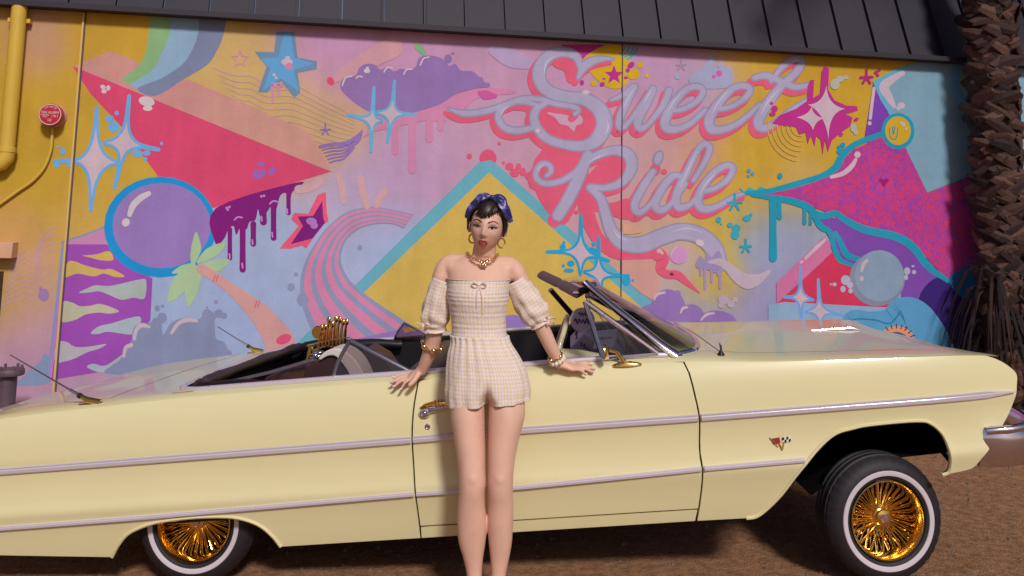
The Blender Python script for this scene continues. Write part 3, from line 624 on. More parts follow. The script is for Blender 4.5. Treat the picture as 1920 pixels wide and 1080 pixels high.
def text(body, size, loc, parent, mt, name='lettering', rot=(pi/2,0,0), ext=0.0006, sx=1.0):
    c = bpy.data.curves.new(name, 'FONT'); c.body = body; c.size = size; c.align_x = 'CENTER'; c.align_y = 'CENTER'; c.extrude = ext
    t = bpy.data.objects.new('tmp', c); COL.objects.link(t); bpy.context.view_layer.update()
    me = bpy.data.meshes.new_from_object(t.evaluated_get(bpy.context.evaluated_depsgraph_get())); bpy.data.objects.remove(t)
    me.materials.clear(); me.materials.append(mt)
    o = bpy.data.objects.new(name, me); COL.objects.link(o); o.parent = parent; o.location = loc; o.rotation_euler = rot; o.scale = (sx,1,1)
    return o
text('FIRE ALARM', 0.026, (0,-0.1195,0.014), bell, bwm, sx=0.86); text('WHEN BELL', 0.015, (-0.033,-0.1195,-0.004), bell, bwm, sx=0.72); text('RINGS', 0.015, (-0.033,-0.1195,-0.016), bell, bwm, sx=0.72)
text('/ 911', 0.027, (0.033,-0.1195,-0.012), bell, bwm, sx=0.8)
for k, ch in enumerate('SPRINKLER'):
    t = radians(130-10*k); text(ch, 0.016, (0.056*cos(t),-0.1195,0.056*sin(t)), bell, bwm, rot=(pi/2, -(t-pi/2), 0))
text('CALL', 0.013, (0,-0.1195,-0.034), bell, bwm); text('FIRE', 0.013, (0,-0.1195,-0.045), bell, bwm)
pts = [wl(100,240), wl(99,262), wl(96,285), wl(84,315), wl(62,340), wl(36,358), wl(-20,398)]
cb = MB(); cb.tube(cr([(a_, -0.022, b2) for a_, b2 in pts], 6), 0.011, 10); o = cb.build('alarm_conduit', yel); o.location = WP; o.rotation_euler = (0,0,YW)
tag(o, 'thin yellow conduit curving down from the alarm bell', 'conduit')
# small meter box whose edge shows at the left, and capped standpipe
a_, b2 = wl(2,468)
o = MB().box((0,-0.06,0), (0.26,0.12,0.11)).build('junction_box', mat('box_orange', alb((190,140,112)), rough=0.5, noise_amt=0.1)); o.location = WP+WX*(a_-0.02)+Vector((0,0,b2)); o.rotation_euler = (0,0,YW); bevel(o)
tag(o, 'small peach painted junction box beside the downpipe', 'box')
bb = empty('meter_cabinet', WP+WX*(wl(-40,520)[0]-0.01)+Vector((0,0,wl(0,620)[1])), YW, 'dark maroon meter cabinet mounted under the junction box', 'cabinet')
MB().box((0,-0.07,0.20), (0.34,0.14,0.42)).build('cabinet_body', mat('cabinet', (0.05,0.02,0.035), rough=0.5), bb, smooth=False)
MB().box((0,-0.145,0.20), (0.30,0.012,0.37)).build('cabinet_door', mat('cabinet2', (0.07,0.03,0.045), rough=0.45), bb, smooth=False)
sp_ = empty('standpipe', (-3.26,6.12,gz(-3.26)), 0, 'dark purplish flanged standpipe with bolts beside the mural wall', 'standpipe')
stm = mat('standpipe_iron', (0.12,0.075,0.10), rough=0.55, noise_amt=0.3, noise_scale=20)
MB().lathe([(0.060,0),(0.060,0.02),(0.052,0.03),(0.052,0.38-gz(-3.26)),(0.056,0.40-gz(-3.26))], Matrix(), 24).build('barrel', stm, sp_)
MB().lathe([(0.05,0.395),(0.088,0.395),(0.092,0.402),(0.092,0.428),(0.088,0.434),(0.001,0.438)], Matrix.Translation((0,0,-gz(-3.26))), 28).build('flange', stm, sp_)
for k in range(6): MB().lathe([(0.001,0.46),(0.010,0.458),(0.011,0.43),(0.011,0.425)], Matrix.Translation((0.074*cos(k*pi/3+.3),0.074*sin(k*pi/3+.3),-gz(-3.26))), 6).build('bolt', stm, sp_)

# ------------------------------------------------------------------ palm tree
def palm():
    base = Vector((4.10, 7.68, 0.05)); pr_ = random.Random(11)
    root = empty('palm_tree', base, 0, 'thick palm trunk wrapped in criss-crossed brown leaf bases', 'palm tree')
    hgt = 4.6
    def axis(z): return Vector((0.012*sin(z*1.3)+0.015*z*0.4, 0, z))
    def rad(z): return 0.165 + 0.05*max(0, 1-z/0.9)**1.5
    bark = mat('palm_core', (0.022,0.011,0.009), rough=0.9, noise_amt=0.5, noise_scale=14, bump=0.6, bump_scale=40)  # palm browns darkened to carry the light falling off at the right
    bark.node_tree.nodes['Principled BSDF'].inputs['Specular IOR Level'].default_value = .1
    MB().tube([axis(z*0.1) for z in range(int(hgt*10)+1)], [rad(z*0.1)*0.93*(1+0.05*sin(z*2.1)) for z in range(int(hgt*10)+1)], 20).build('trunk', bark, root)
    mats = [mat('leaf_base_%d' % i, c, rough=0.8, noise_amt=0.35, noise_scale=30, bump=0.5, bump_scale=70) for i, c in enumerate([(0.062,0.026,0.019),(0.034,0.014,0.011),(0.100,0.046,0.031),(0.015,0.006,0.006)])]
    meshes = []
    for k in range(8):       # a leaf base: one broad folded blade lying aslant across the trunk, its cut tip standing off
        sg = 1 if k % 2 else -1; kk = k//2; mb = MB(); rows = []; L0 = 0.42+0.03*kk; tl = radians(54+4*kk)
        for i in range(8):
            t = i/7; hw = 0.014+0.034*sin(pi*min(1,0.10+0.78*t))*(1+.08*kk); d = -L0*.5+L0*t; row = []
            for j in range(7):
                b = -1+2*j/6; s1 = b*hw*(1 if t < .95 else .8+.1*(j%2))
                x = sg*(d*sin(tl))+s1*cos(tl); z = d*cos(tl)-sg*s1*sin(tl)
                y = 0.012+0.020*(1-abs(b))*(1-.4*t)+0.040*t*t*(1+.2*kk)+0.006*sin(5*t+kk) - x*x/(2*0.17)*0.9
                row.append(Vector((x, y, z)))
            rows.append(row)
        n_ = len(rows[0]); top = [q for r in rows for q in r]; bot = [q-Vector((0,0.012,0)) for q in top]; N_ = len(top)
        fs = []
        for i in range(7):
            for j in range(6): a0 = i*7+j; fs.append((a0,a0+1,a0+8,a0+7)); fs.append((N_+a0+7,N_+a0+8,N_+a0+1,N_+a0))
        edge = [j for j in range(7)]+[i*7+6 for i in range(1,8)]+[49+j for j in range(5,-1,-1)]+[i*7 for i in range(6,0,-1)]
        for i in range(len(edge)): a0, a1 = edge[i], edge[(i+1)%len(edge)]; fs.append((a1,a0,N_+a0,N_+a1))
        mb.add(top+bot, fs)
        me = mb.build('leaf_base_src', None, auto=28); data = me.data; bpy.data.objects.remove(me); meshes.append(data)
    row = 0; z = 0.12; cnt = 0
    src = {}
    while z < 3.75 and cnt < 298:
        npr = 8
        for j in range(npr):
            a = 2*pi*(j+0.5*(row%2)+.25*(row%3))/npr + pr_.uniform(-.12,.12)
            if sin(a) > 0.30: continue
            k = 2*pr_.randrange(4)+(row % 2); mi = pr_.choice([0,0,1,1,2,3]); key = (k, mi)
            if key not in src:
                d_ = meshes[k].copy(); d_.materials.clear(); d_.materials.append(mats[mi]); src[key] = d_
            o = bpy.data.objects.new('leaf_base', src[key]); COL.objects.link(o); o.parent = root
            zz = z + pr_.uniform(-.02,.02); r_ = rad(zz)*0.93; c = axis(zz)
            o.location = (c.x+r_*cos(a), c.y+r_*sin(a), zz)
            o.rotation_euler = Euler((pr_.uniform(-.10,.10), pr_.uniform(-.14,.14), a-pi/2), 'XYZ')
            s_ = pr_.uniform(.85,1.12); o.scale = (s_, s_*pr_.uniform(.8,1.25), s_)
            cnt += 1
        row += 1; z += 0.078
    # dry skirt of dead fronds at the foot
    dry = [mat('dry_frond_%d' % i, c, rough=0.85) for i, c in enumerate([(0.016,0.007,0.006),(0.008,0.004,0.004),(0.034,0.016,0.011)])]
    for i in range(90):
        a = pr_.uniform(pi*0.80, pi*2.1); r0 = rad(0.6); z0 = pr_.uniform(0.45, 1.15); ln = pr_.uniform(.3,.8)
        p = [Vector((r0*cos(a)*.8, r0*sin(a)*.8, z0))]; 
        for t in (0.35,0.7,1.0): p.append(Vector(((r0*.8+ln*0.55*t)*cos(a+.1*t), (r0*.8+ln*0.55*t)*sin(a+.1*t), max(0.02, z0+0.10*t-ln*t*t*1.1))))
        mb = MB(); mb.tube(p, [0.018,0.014,0.010,0.004], 5, flat=0.35); mb.build('dry_frond', dry[i%3], root)
    # crown above the picture
    fr = mat('frond_green', (0.05,0.075,0.028), rough=0.6); fm = None
    mb = MB(); sp0 = [Vector((0,0,0)),Vector((0.5,0,0.35)),Vector((1.0,0,0.40)),Vector((1.5,0,0.15)),Vector((1.9,0,-0.3))]; q = cr([tuple(v) for v in sp0], 6)
    mb.tube(q, [0.022*(1-0.8*i/len(q)) for i in range(len(q))], 5)
    for i in range(3, len(q)):
        for sgn in (-1,1):
            p0 = Vector(q[i]); L0 = 0.42*sin(pi*min(1,0.15+0.85*i/len(q)))+0.1
            mb.add([p0, p0+Vector((0.12,sgn*L0*.5,0.05)), p0+Vector((0.22,sgn*L0,-0.10)), p0+Vector((0.07,sgn*L0*.5,0.02))], [(0,1,2,3)])
    f0 = mb.build('frond', fr, root, fix=False); top = axis(hgt)
    for i in range(22):
        o = f0 if i == 0 else f0.copy()
        if i: COL.objects.link(o)
        o.parent = root; o.location = top; o.rotation_euler = (pr_.uniform(-.2,.2), pr_.uniform(-.7,.25), i*2.4)
palm()
# ------------------------------------------------------------------ convertible
CYAW, CPH = radians(-3), radians(5.5)
P0 = Vector((0, 3.85, 0)); ZOFF = -0.05; CW = 1.95; LEAN = 0.030      # the suspension leans the body slightly away
car = empty('convertible_car', P0, CYAW, 'pale yellow vintage convertible with chrome side trim and gold wire wheels', 'car')
_ex0 = Vector((cos(CYAW), sin(CYAW), 0)); _ey = Vector((-sin(CYAW), cos(CYAW), 0))
def Bd(bx, v, bz): return Vector((bx*cos(CPH)-bz*sin(CPH), v, bx*sin(CPH)+bz*cos(CPH)+ZOFF-LEAN*v))
def px2b(x, y, v):
    p = hit(x, y, P0+_ey*v, _ey) - P0; X = p.dot(_ex0); Z = p.z-ZOFF+LEAN*v
    return (X*cos(CPH)+Z*sin(CPH), v, -X*sin(CPH)+Z*cos(CPH))
def Bw(bx, v, bz):                         # body -> world
    q = Bd(bx, v, bz); return P0 + _ex0*q.x + _ey*q.y + Vector((0,0,q.z))
paint = mat('car_paint', (0.76,0.69,0.39), rough=0.30, coat=0.55, coat_rough=0.05, spec=0.22, noise_amt=0.015, noise_scale=2.0)
chrome = mat('chrome', (0.78,0.74,0.82), rough=0.12, metal=1.0); brushed = mat('bright_trim', (0.74,0.67,0.75), rough=0.22, metal=0.35, spec=0.9); gold = mat('gold_plate', (0.96,0.66,0.20), rough=0.16, metal=1.0)
blk = mat('black_vinyl', (0.010,0.008,0.011), rough=0.45); blkm = mat('black_matte', (0.006,0.005,0.006), rough=0.9, spec=0.1)
maroon = mat('maroon_vinyl', (0.045,0.016,0.018), rough=0.5); cream = mat('cream_vinyl', (0.72,0.62,0.58), rough=0.45); tan = mat('cream_plastic', (0.66,0.56,0.34), rough=0.35, coat=0.4)
OFFT = [(0.20,.078),(0.24,.062),(0.30,.044),(0.36,.028),(0.40,.016),(0.43,.006),(0.455,.000),(0.50,.008),(0.56,.013),(0.62,.009),(0.665,.001),(0.72,.003),(0.76,.007),(0.80,.014),(0.84,.026),(0.87,.039),(0.90,.056),(0.93,.078)]
def off(bx, bz):
    o = sinterp(bz, OFFT)
    if bx > 1.75: o += 0.30*((bx-1.75))**2
    if bx < -2.0: o += 0.12*((-2.0-bx))**2
    return o
ZR = [(-2.7,.735),(-2.45,.79),(-2.25,.825),(-2.06,.846),(-1.6,.866),(-1.34,.876),(-.9,.882),(0,.886),(.8,.884),(.95,.876),(1.15,.862),(1.6,.845),(2.03,.826),(2.2,.80)]
def zr(bx): return sinterp(bx, ZR)
def inside(p, poly):
    c = False; n = len(poly); j = n-1
    for i in range(n):
        (x1, y1), (x2, y2) = poly[i], poly[j]
        if (y1 > p[1]) != (y2 > p[1]) and p[0] < (x2-x1)*(p[1]-y1)/(y2-y1)+x1: c = not c
        j = i
    return c
def segd(p, a, b):
    ax, ay = a; bx, by = b; dx, dy = bx-ax, by-ay; L2 = dx*dx+dy*dy or 1e-12
    t = max(0, min(1, ((p[0]-ax)*dx+(p[1]-ay)*dy)/L2)); return math.hypot(p[0]-ax-t*dx, p[1]-ay-t*dy)
def dens(poly, h=0.03):
    out = []
    for i in range(len(poly)):
        a, b = poly[i], poly[(i+1)%len(poly)]; n = max(1, int(math.hypot(b[0]-a[0], b[1]-a[1])/h))
        out += [(a[0]+(b[0]-a[0])*k/n, a[1]+(b[1]-a[1])*k/n) for k in range(n)]
    return out
def side_panel(name, outline, far=False, parent=None, material=None, fl=0.03):
    ol = dens(outline); pts = [Vector(p) for p in ol]
    xs = [p[0] for p in ol]; zs = [p[1] for p in ol]; hx, hz = 0.05, 0.0135
    z = min(zs)
    while z < max(zs):
        x = min(xs)
        while x < max(xs):
            if inside((x,z), ol) and min(segd((x,z), ol[i], ol[(i+1)%len(ol)]) for i in range(len(ol))) > 0.006: pts.append(Vector((x,z)))
            x += hx
        z += hz
    vs, es, fs, *_ = delaunay_2d_cdt(pts, [], [list(range(len(ol)))], 1, 1e-5)
    V = []; N = []; sgn = 1 if far else -1
    for p in vs:
        o = off(p.x, p.y); V.append(Bd(p.x, CW-o if far else o, p.y))
        e = 0.004; dx = (off(p.x+e,p.y)-off(p.x-e,p.y))/(2*e); dz = (off(p.x,p.y+e)-off(p.x,p.y-e))/(2*e)
        n = Vector((dx, sgn, dz)) if not far else Vector((dx, 1, dz)); n.normalize(); N.append(Bd(n.x,n.y,n.z)-Bd(0,0,0))
    F = [tuple(f) for f in fs]
    # turned-in flange along the edge
    m = len(ol); area = sum(ol[i][0]*ol[(i+1)%m][1]-ol[(i+1)%m][0]*ol[i][1] for i in range(m))
    b0 = len(V)
    for i in range(m):
        p = ol[i]; a = ol[i-1]; b = ol[(i+1)%m]; d = Vector((b[0]-a[0], b[1]-a[1])); n2 = Vector((d.y, -d.x)) if area > 0 else Vector((-d.y, d.x)); n2 = n2.normalized() if n2.length else Vector((0,1))
        o = off(*p); nn = Bd(n2.x,0,n2.y)-Bd(0,0,0)
        V.append(Bd(p[0], CW-o if far else o, p[1])); V.append(Bd(p[0], CW-o-fl if far else o+fl, p[1])); N += [nn, nn]
    for i in range(m):
        j = (i+1)%m; F.append((b0+2*i, b0+2*j, b0+2*j+1, b0+2*i+1))
    me = bpy.data.meshes.new(name); me.from_pydata(V, [], F); me.update()
    # face orientation to match the normals
    bm = bmesh.new(); bm.from_mesh(me); bm.verts.ensure_lookup_table()
    for f in bm.faces:
        f.normal_update(); avg = sum((N[v.index] for v in f.verts), Vector())
        if f.normal.dot(avg) < 0: f.normal_flip()
    bm.to_mesh(me); bm.free()
    me.polygons.foreach_set('use_smooth', [True]*len(me.polygons))
    me.normals_split_custom_set_from_vertices(N)
    me.materials.append(material or paint)
    o = bpy.data.objects.new(name, me); COL.objects.link(o); o.parent = parent or car
    return o
G = 0.0035
GR = [(.25,-.318),(.314,-.319),(.488,-.323),(.637,-.323),(.764,-.311),(.881,-.288)]     # door rear gap (z, x)
GF = [(.25,.812),(.298,.824),(.458,.849),(.521,.846),(.667,.857),(.752,.848),(.855,.832),(.884,.82)]
def gl(tab, z0, z1, d, n=14): return [(sinterp(z0+(z1-z0)*k/n, tab)+d, z0+(z1-z0)*k/n) for k in range(n+1)]
def ridge(x0, x1, n=24): return [(x0+(x1-x0)*k/n, zr(x0+(x1-x0)*k/n)) for k in range(n+1)]
ARF = cr([(1.013,.248),(1.050,.251),(1.090,.275),(1.161,.341),(1.259,.458),(1.378,.556),(1.47,.582),(1.551,.591),(1.721,.594),(1.780,.578),(1.824,.525),(1.838,.448),(1.829,.390),(1.800,.377)], 5)
ARR = cr([(-1.62,.25),(-1.585,.30),(-1.53,.35),(-1.43,.384),(-1.32,.396),(-1.2,.398),(-1.08,.387),(-.99,.352),(-.935,.30),(-.905,.25)], 5)
quarter = list(reversed(ARR)) + [(-2.3,.305),(-2.5,.36),(-2.62,.44),(-2.665,.58),(-2.655,.70)] + ridge(-2.64, -.292) + list(reversed(gl(GR,.25,.878,-G)))
quarter = [p for p in quarter]
doorp = gl(GR,.302,.879,G) + ridge(-.28, .818)[1:-1] + list(reversed(gl(GF,.302,.881,-G)))
rockp = [(-.316,.25),(.806,.25),(.818,.296),(-.314,.296)]
fend = gl(GF,.25,.882,G) + ridge(.826,2.04) + cr([(2.04,.826),(2.085,.808),(2.130,.778),(2.160,.742),(2.153,.70),(2.140,.655),(2.105,.59),(2.06,.535),(2.015,.485),(1.962,.432),(1.925,.396),(1.86,.383),(1.800,.377)], 4)[1:-1] + list(reversed(ARF))
# end the fender foot at the door gap
for far in (False, True):
    side_panel('rear_quarter_panel', quarter, far)
    dr = side_panel('door', doorp, far); 
    if not far: door = dr
    side_panel('rocker_panel', rockp, far)
    side_panel('front_fender', fend, far)
# arch lips
for far in (False, True):
    for arc in (ARF, ARR):
        pts = [Bd(x, (CW-off(x,z)+0.001) if far else off(x,z)-0.001, z) for x, z in arc]
        MB().tube(pts, 0.007, 6).build('wheel_arch_lip', paint, car)
# ---- top surfaces
def rise(bx): return interp(bx, [(-2.7,.012),(-1.34,.022),(.7,.026),(.95,.024),(1.1,.016),(1.6,.010),(2.1,.004)])
def zt(bx, v):
    m = min(v, CW-v); e = max(0.0, m-off(bx, zr(bx)))
    z = zr(bx) + rise(bx)*(1-exp(-e/0.035)) + 0.010*min(1, e/0.9)
    if bx > 1.7: z -= 0.10*(bx-1.7)**2*min(1, e/0.5)*2.0
    if bx > 0.9: z += 0.006*min(1, e/0.7)*min(1,(bx-0.9)/.25)
    return z
def edge_v(bx): return off(bx, zr(bx))
def top_sheet(name, x0, x1, v0, v1, nx=30, nv=36, sq=False, parent=None, material=None):
    rows = []
    for i in range(nx+1):
        bx = x0+(x1-x0)*i/nx; a = edge_v(bx) if v0 is None else (v0(bx) if callable(v0) else v0); b = CW-edge_v(bx) if v1 is None else (v1(bx) if callable(v1) else v1)
        ts = [k/nv for k in range(nv+1)]
        if v0 is None and v1 is None: ts = [0.5-0.5*cos(pi*t) for t in ts]
        elif v0 is None: ts = [t**1.8 for t in ts]
        elif v1 is None: ts = [1-(1-t)**1.8 for t in ts]
        rows.append([Bd(bx, a+(b-a)*t, zt(bx, a+(b-a)*t)) for t in ts])
    mb = MB(); mb.grid(rows)
    n = Vector((0,0,1)); f = mb.f[0]; vv = [Vector(mb.v[i]) for i in f]
    if (vv[1]-vv[0]).cross(vv[2]-vv[0]).z < 0: mb.f = [tuple(reversed(f)) for f in mb.f]
    return mb.build(name, material or paint, parent or car, fix=False, auto=60)
HV = 0.20
top_sheet('fender_top', .826, 2.10, None, HV-0.003, nv=14); top_sheet('fender_top', .826, 2.10, CW-HV+0.003, None, nv=14)
hood = top_sheet('hood', 1.00, 2.06, HV+0.003, CW-HV-0.003, nv=40)
top_sheet('cowl', .70, 0.994, HV+0.003, CW-HV-0.003, nx=8)
top_sheet('rear_deck', -1.66, -1.36, None, None); trunk = top_sheet('trunk_lid', -2.56, -1.667, 0.16, CW-0.16); top_sheet('deck_edge', -2.62, -1.66, None, 0.154, nv=12); top_sheet('deck_edge', -2.62, -1.66, CW-0.154, None, nv=12)
top_sheet('belt_ledge', -1.36, .826, None, 0.092, nv=8, nx=50); top_sheet('belt_ledge', -1.36, .826, CW-0.092, None, nv=8, nx=50)
# tail and nose panels
mb = MB(); rows = []
for k in range(9):
    z = .735-.30*k/8; rows.append([Bd(-2.63-0.03*sin(pi*k/8)-0.02*(1-(2*j/20-1)**2), .13+(CW-.26)*j/20, z) for j in range(21)])
mb.grid(rows).build('tail_panel', paint, car)
MB().box(Bd(-2.70, CW/2, .46), (0.10, CW*0.98, 0.13)).build('rear_bumper', chrome, car); bevel(bpy.data.objects[-1] if False else car.children[-1], 0.03, 3)
for k in range(6): MB().lathe([(0.001,0.03),(0.05,0.025),(0.062,0.0)], Matrix.Translation(Bd(-2.665,0.22+0.14*(k%3)+(0 if k<3 else 1.23),.60)) @ Matrix.Rotation(-pi/2,4,'Y'), 20).build('tail_light', mat('tail_red',(0.5,0.01,0.01),rough=0.2,coat=1), car)
gr = MB().box(Bd(2.06, CW/2, .62), (0.04, CW-0.42, 0.26)).build('grille', mat('grille_dark',(0.03,0.03,0.035),rough=0.4,metal=0.8), car)
for k in range(7): MB().tube([Bd(2.085,.23,.51+.037*k), Bd(2.095,CW/2,.51+.037*k), Bd(2.085,CW-.23,.51+.037*k)], 0.006, 6).build('grille_bar', chrome, gr)
for v_ in (.14,.30,CW-.30,CW-.14):
    hl = MB().lathe([(0.075,0.0),(0.085,0.03),(0.078,0.045),(0.07,0.03)], Matrix.Translation(Bd(2.08,v_,.66)) @ Matrix.Rotation(pi/2-CPH,4,'Y'), 24).build('headlight', chrome, car)
    MB().lathe([(0.001,0.045),(0.04,0.042),(0.072,0.026)], Matrix.Translation(Bd(2.08,v_,.66)) @ Matrix.Rotation(pi/2-CPH,4,'Y'), 24).build('lens', mat('lens',(0.8,0.8,0.85),rough=0.05,coat=1), hl)
# front bumper: wraps round the corner
bp = []; prof = [(-0.075,0.0),(-0.085,0.02),(-0.06,0.045),(-0.02,0.06),(0.03,0.06),(0.06,0.045),(0.075,0.015),(0.065,-0.01),(0.0,-0.02)]
path = [(1.96,.035,-1),(2.06,.012,-.9),(2.17,.04,-.75),(2.26,.14,-.45),(2.31,.32,-.2),(2.335,.6,-.08),(2.345,CW/2,0),(2.335,CW-.6,.08),(2.31,CW-.32,.2),(2.26,CW-.14,.45),(2.17,CW-.04,.75),(2.06,CW-.012,.9),(1.96,CW-.035,1)]
rings = []
for x, v_, q in cr(path, 4):
    o_ = Vector((sqrt(max(0,1-q*q)), q)); ring = []
    for dz, d in prof: ring.append(Bd(x+o_.x*(d-.05), v_+o_.y*(d-.05)*0.55, .475+dz))
    rings.append(ring)
mb = MB().loft(rings); bumper = mb.build('front_bumper', chrome, car, auto=50)
MB().tube([Bd(1.995,.022,.535), Bd(2.08,.0,.540), Bd(2.2,.045,.545), Bd(2.29,.16,.548)], 0.016, 10).build('bumper_bead', chrome, bumper)
# ---- dark structure under and inside
MB().box(Bd(-.35,CW/2,.315)+Vector((0,0,0)), (1.0,CW-.30,.05), Matrix.Rotation(-CPH,3,'Y')).build('underbody', blkm, car, smooth=False)  # plain black boxes closing the underside, added to block light
MB().box(Bd(.48,CW/2,.315), (0.9,CW-.30,.05), Matrix.Rotation(-CPH,3,'Y')).build('underbody', blkm, car, smooth=False)
def well(pts, v0, v1):
    for far in (False, True):
        f_ = (lambda v: CW-v) if far else (lambda v: v); mb = MB()
        mb.grid([[Bd(x, f_(v0), z) for x, z in pts], [Bd(x, f_(v1), z) for x, z in pts]]); mb.add([Bd(x, f_(v1), z) for x, z in pts], [tuple(range(len(pts)))])
        mb.build('wheel_well', blkm, car, smooth=False)
well([(.98,.27),(1.02,.60),(1.10,.76),(1.80,.76),(1.95,.62),(1.96,.44),(1.50,.42),(1.30,.30)], .13, .50); well([(-1.66,.27),(-1.66,.60),(-1.55,.74),(-.98,.74),(-.88,.60),(-.88,.27)], .12, .55)
MB().box(Bd(1.30,CW/2,.50), (0.9,0.66,.20), Matrix.Rotation(-CPH,3,'Y')).build('engine_bay', blkm, car, smooth=False)
MB().tube([Bd(1.50,.50,.30),Bd(1.54,.30,.24)], 0.03, 8).build('suspension_arm', blkm, car)
MB().tube([Bd(1.83,.20,.50),Bd(1.865,.06,.40)], 0.010, 6).build('fender_brace', blkm, car)
tub = MB()
T0, T1, TV = -1.352, .86, .094
def tb(x, v, z): return Bd(x, v, z)
tub.add([tb(T0,TV,.36),tb(T1,TV,.36),tb(T1,CW-TV,.36),tb(T0,CW-TV,.36),tb(T0,TV,.88),tb(T1,TV,.88),tb(T1,CW-TV,.88),tb(T0,CW-TV,.88)], [(0,3,2,1),(0,1,5,4),(1,2,6,5),(2,3,7,6),(3,0,4,7)])
tub.build('cabin_tub', blk, car, smooth=False, fix=False)
# bright belt moulding round the cabin
bm_ = [(.76,.088),(.4,.090),(0,.092),(-.6,.092),(-1.16,.094),(-1.27,.104),(-1.335,.150),(-1.362,.24),(-1.374,.5),(-1.38,CW/2)]
bm_ = bm_ + [(x, CW-v) for x, v in reversed(bm_[:-1])]
MB().tube([Bd(x, v, zt(x, max(v,.1))+0.006) for x, v in cr(bm_, 6)], 0.0135, 8, flat=0.8).build('belt_moulding', brushed, car)
for k in range(6):
    x = -1.2+0.14*k; MB().ell(Bd(x,.090,zt(x,.1)+0.010), (0.006,0.006,0.006)).build('snap_stud', chrome, car)
for f_ in (lambda v: v, lambda v: CW-v):      # painted fillets in the rounded rear corners of the opening
    arc = cr([(-1.16,.094),(-1.27,.104),(-1.335,.150),(-1.362,.24)], 6); cn = (-1.364,.088)
    rows = [[Bd(cn[0]+(x-cn[0])*t, f_(cn[1]+(v-cn[1])*t), zt(cn[0]+(x-cn[0])*t, max(.095,cn[1]+(v-cn[1])*t))+.0015) for x, v in arc] for t in (0.02,.35,.7,1.0)]
    MB().grid(rows).build('opening_corner', paint, car)
# ---- side mouldings
T1T = [(-2.64,.622),(-2.064,.634),(-.339,.652),(.125,.661),(.843,.664),(2.122,.676)]; T2T = [(-2.4,.400),(-1.521,.411),(-.341,.438),(.107,.438),(.833,.464),(1.257,.473)]
def moulding(tab, x0, x1, h, far, d=0.011, taper=False):
    n = max(6, int((x1-x0)/0.06)); rings = []
    for k in range(n+1):
        x = x0+(x1-x0)*k/n; z = interp(x, tab); hh = h*(1-0.75*max(0,(x-(x1-.12))/.12)) if taper else h; R = []
        for dz, dv in ((.5,-.003),(.5,.35),(.36,.8),(.16,.62),(.06,1.0),(-.34,.95),(-.5,.4),(-.5,-.003)):
            vz = z+dz*hh; o = off(x, z)-dv*d+(0.004 if dv < 0 else 0); R.append(Bd(x, CW-o if far else o, vz))
        rings.append(R)
    return MB().loft(rings).build('side_moulding', brushed, car, auto=30)
for far in (False, True):
    for x0, x1, tp in ((-2.64,-.328,0),(-.318,.850,0),(.864,2.135,1)): moulding(T1T, x0, x1, .029, far, taper=tp)
    for x0, x1, tp in ((-2.38,-.330,0),(-.318,.842,0),(.856,1.257,0)): moulding(T2T, x0, x1, .020, far)
# ---- windscreen
glass = mat('clear_glass', (0.55,0.60,0.58), rough=0.03, alpha=0.16, spec=0.9); dglass = mat('side_glass', (0.10,0.07,0.07), rough=0.04, alpha=0.30, spec=0.8)
for G_ in (glass, dglass):
    nn = G_.node_tree.nodes; bs_ = nn['Principled BSDF']; bs_.inputs['Alpha'].default_value = 1
    tr = nn.new('ShaderNodeBsdfTransparent'); gs = nn.new('ShaderNodeBsdfGlossy'); gs.inputs['Roughness'].default_value = 0.02; mx = nn.new('ShaderNodeMixShader'); fr = nn.new('ShaderNodeFresnel'); fr.inputs['IOR'].default_value = 1.5
    tr.inputs['Color'].default_value = (0.80,0.86,0.83,1) if G_ is glass else (0.50,0.42,0.42,1)
    L2 = G_.node_tree.links; ad = nn.new('ShaderNodeMath'); ad.operation = 'ADD'; ad.inputs[1].default_value = 0.05
    L2.new(fr.outputs[0], ad.inputs[0]); L2.new(ad.outputs[0], mx.inputs[0]); L2.new(tr.outputs[0], mx.inputs[1]); L2.new(gs.outputs[0], mx.inputs[2]); L2.new(mx.outputs[0], nn['Material Output'].inputs[0])
Bh = [(.756,.085,.907),(.845,.135,.910),(.905,.24,.912),(.945,.5,.916),(.96,CW/2,.918)]
Th = [(.456,.270,1.212),(.492,.33,1.218),(.515,.45,1.222),(.53,.7,1.226),(.535,CW/2,1.228)]
Bf = Bh + [(x,CW-v,z) for x,v,z in reversed(Bh[:-1])]; Tf = Th + [(x,CW-v,z) for x,v,z in reversed(Th[:-1])]
Tf = [(x-.120*(v-.27)/1.4, v, z-.030*(v-.27)/1.4) for x, v, z in Tf]
Bc, Tc = cr(Bf, 6), cr(Tf, 6)
wsh = MB().grid([[Bd(*(b[i]+(t[i]-b[i])*k/8 for i in range(3))) for b, t in zip(Bc, Tc)] for k in range(9)]).build('windscreen', glass, car, fix=False)
MB().tube([Bd(x,v,z-.002) for x,v,z in Bc], 0.013, 8).build('windscreen_base_trim', chrome, wsh)
hdr = MB().tube([Bd(x,v,z) for x,v,z in Tc], 0.019, 8, flat=0.8).build('windscreen_header', chrome, wsh)
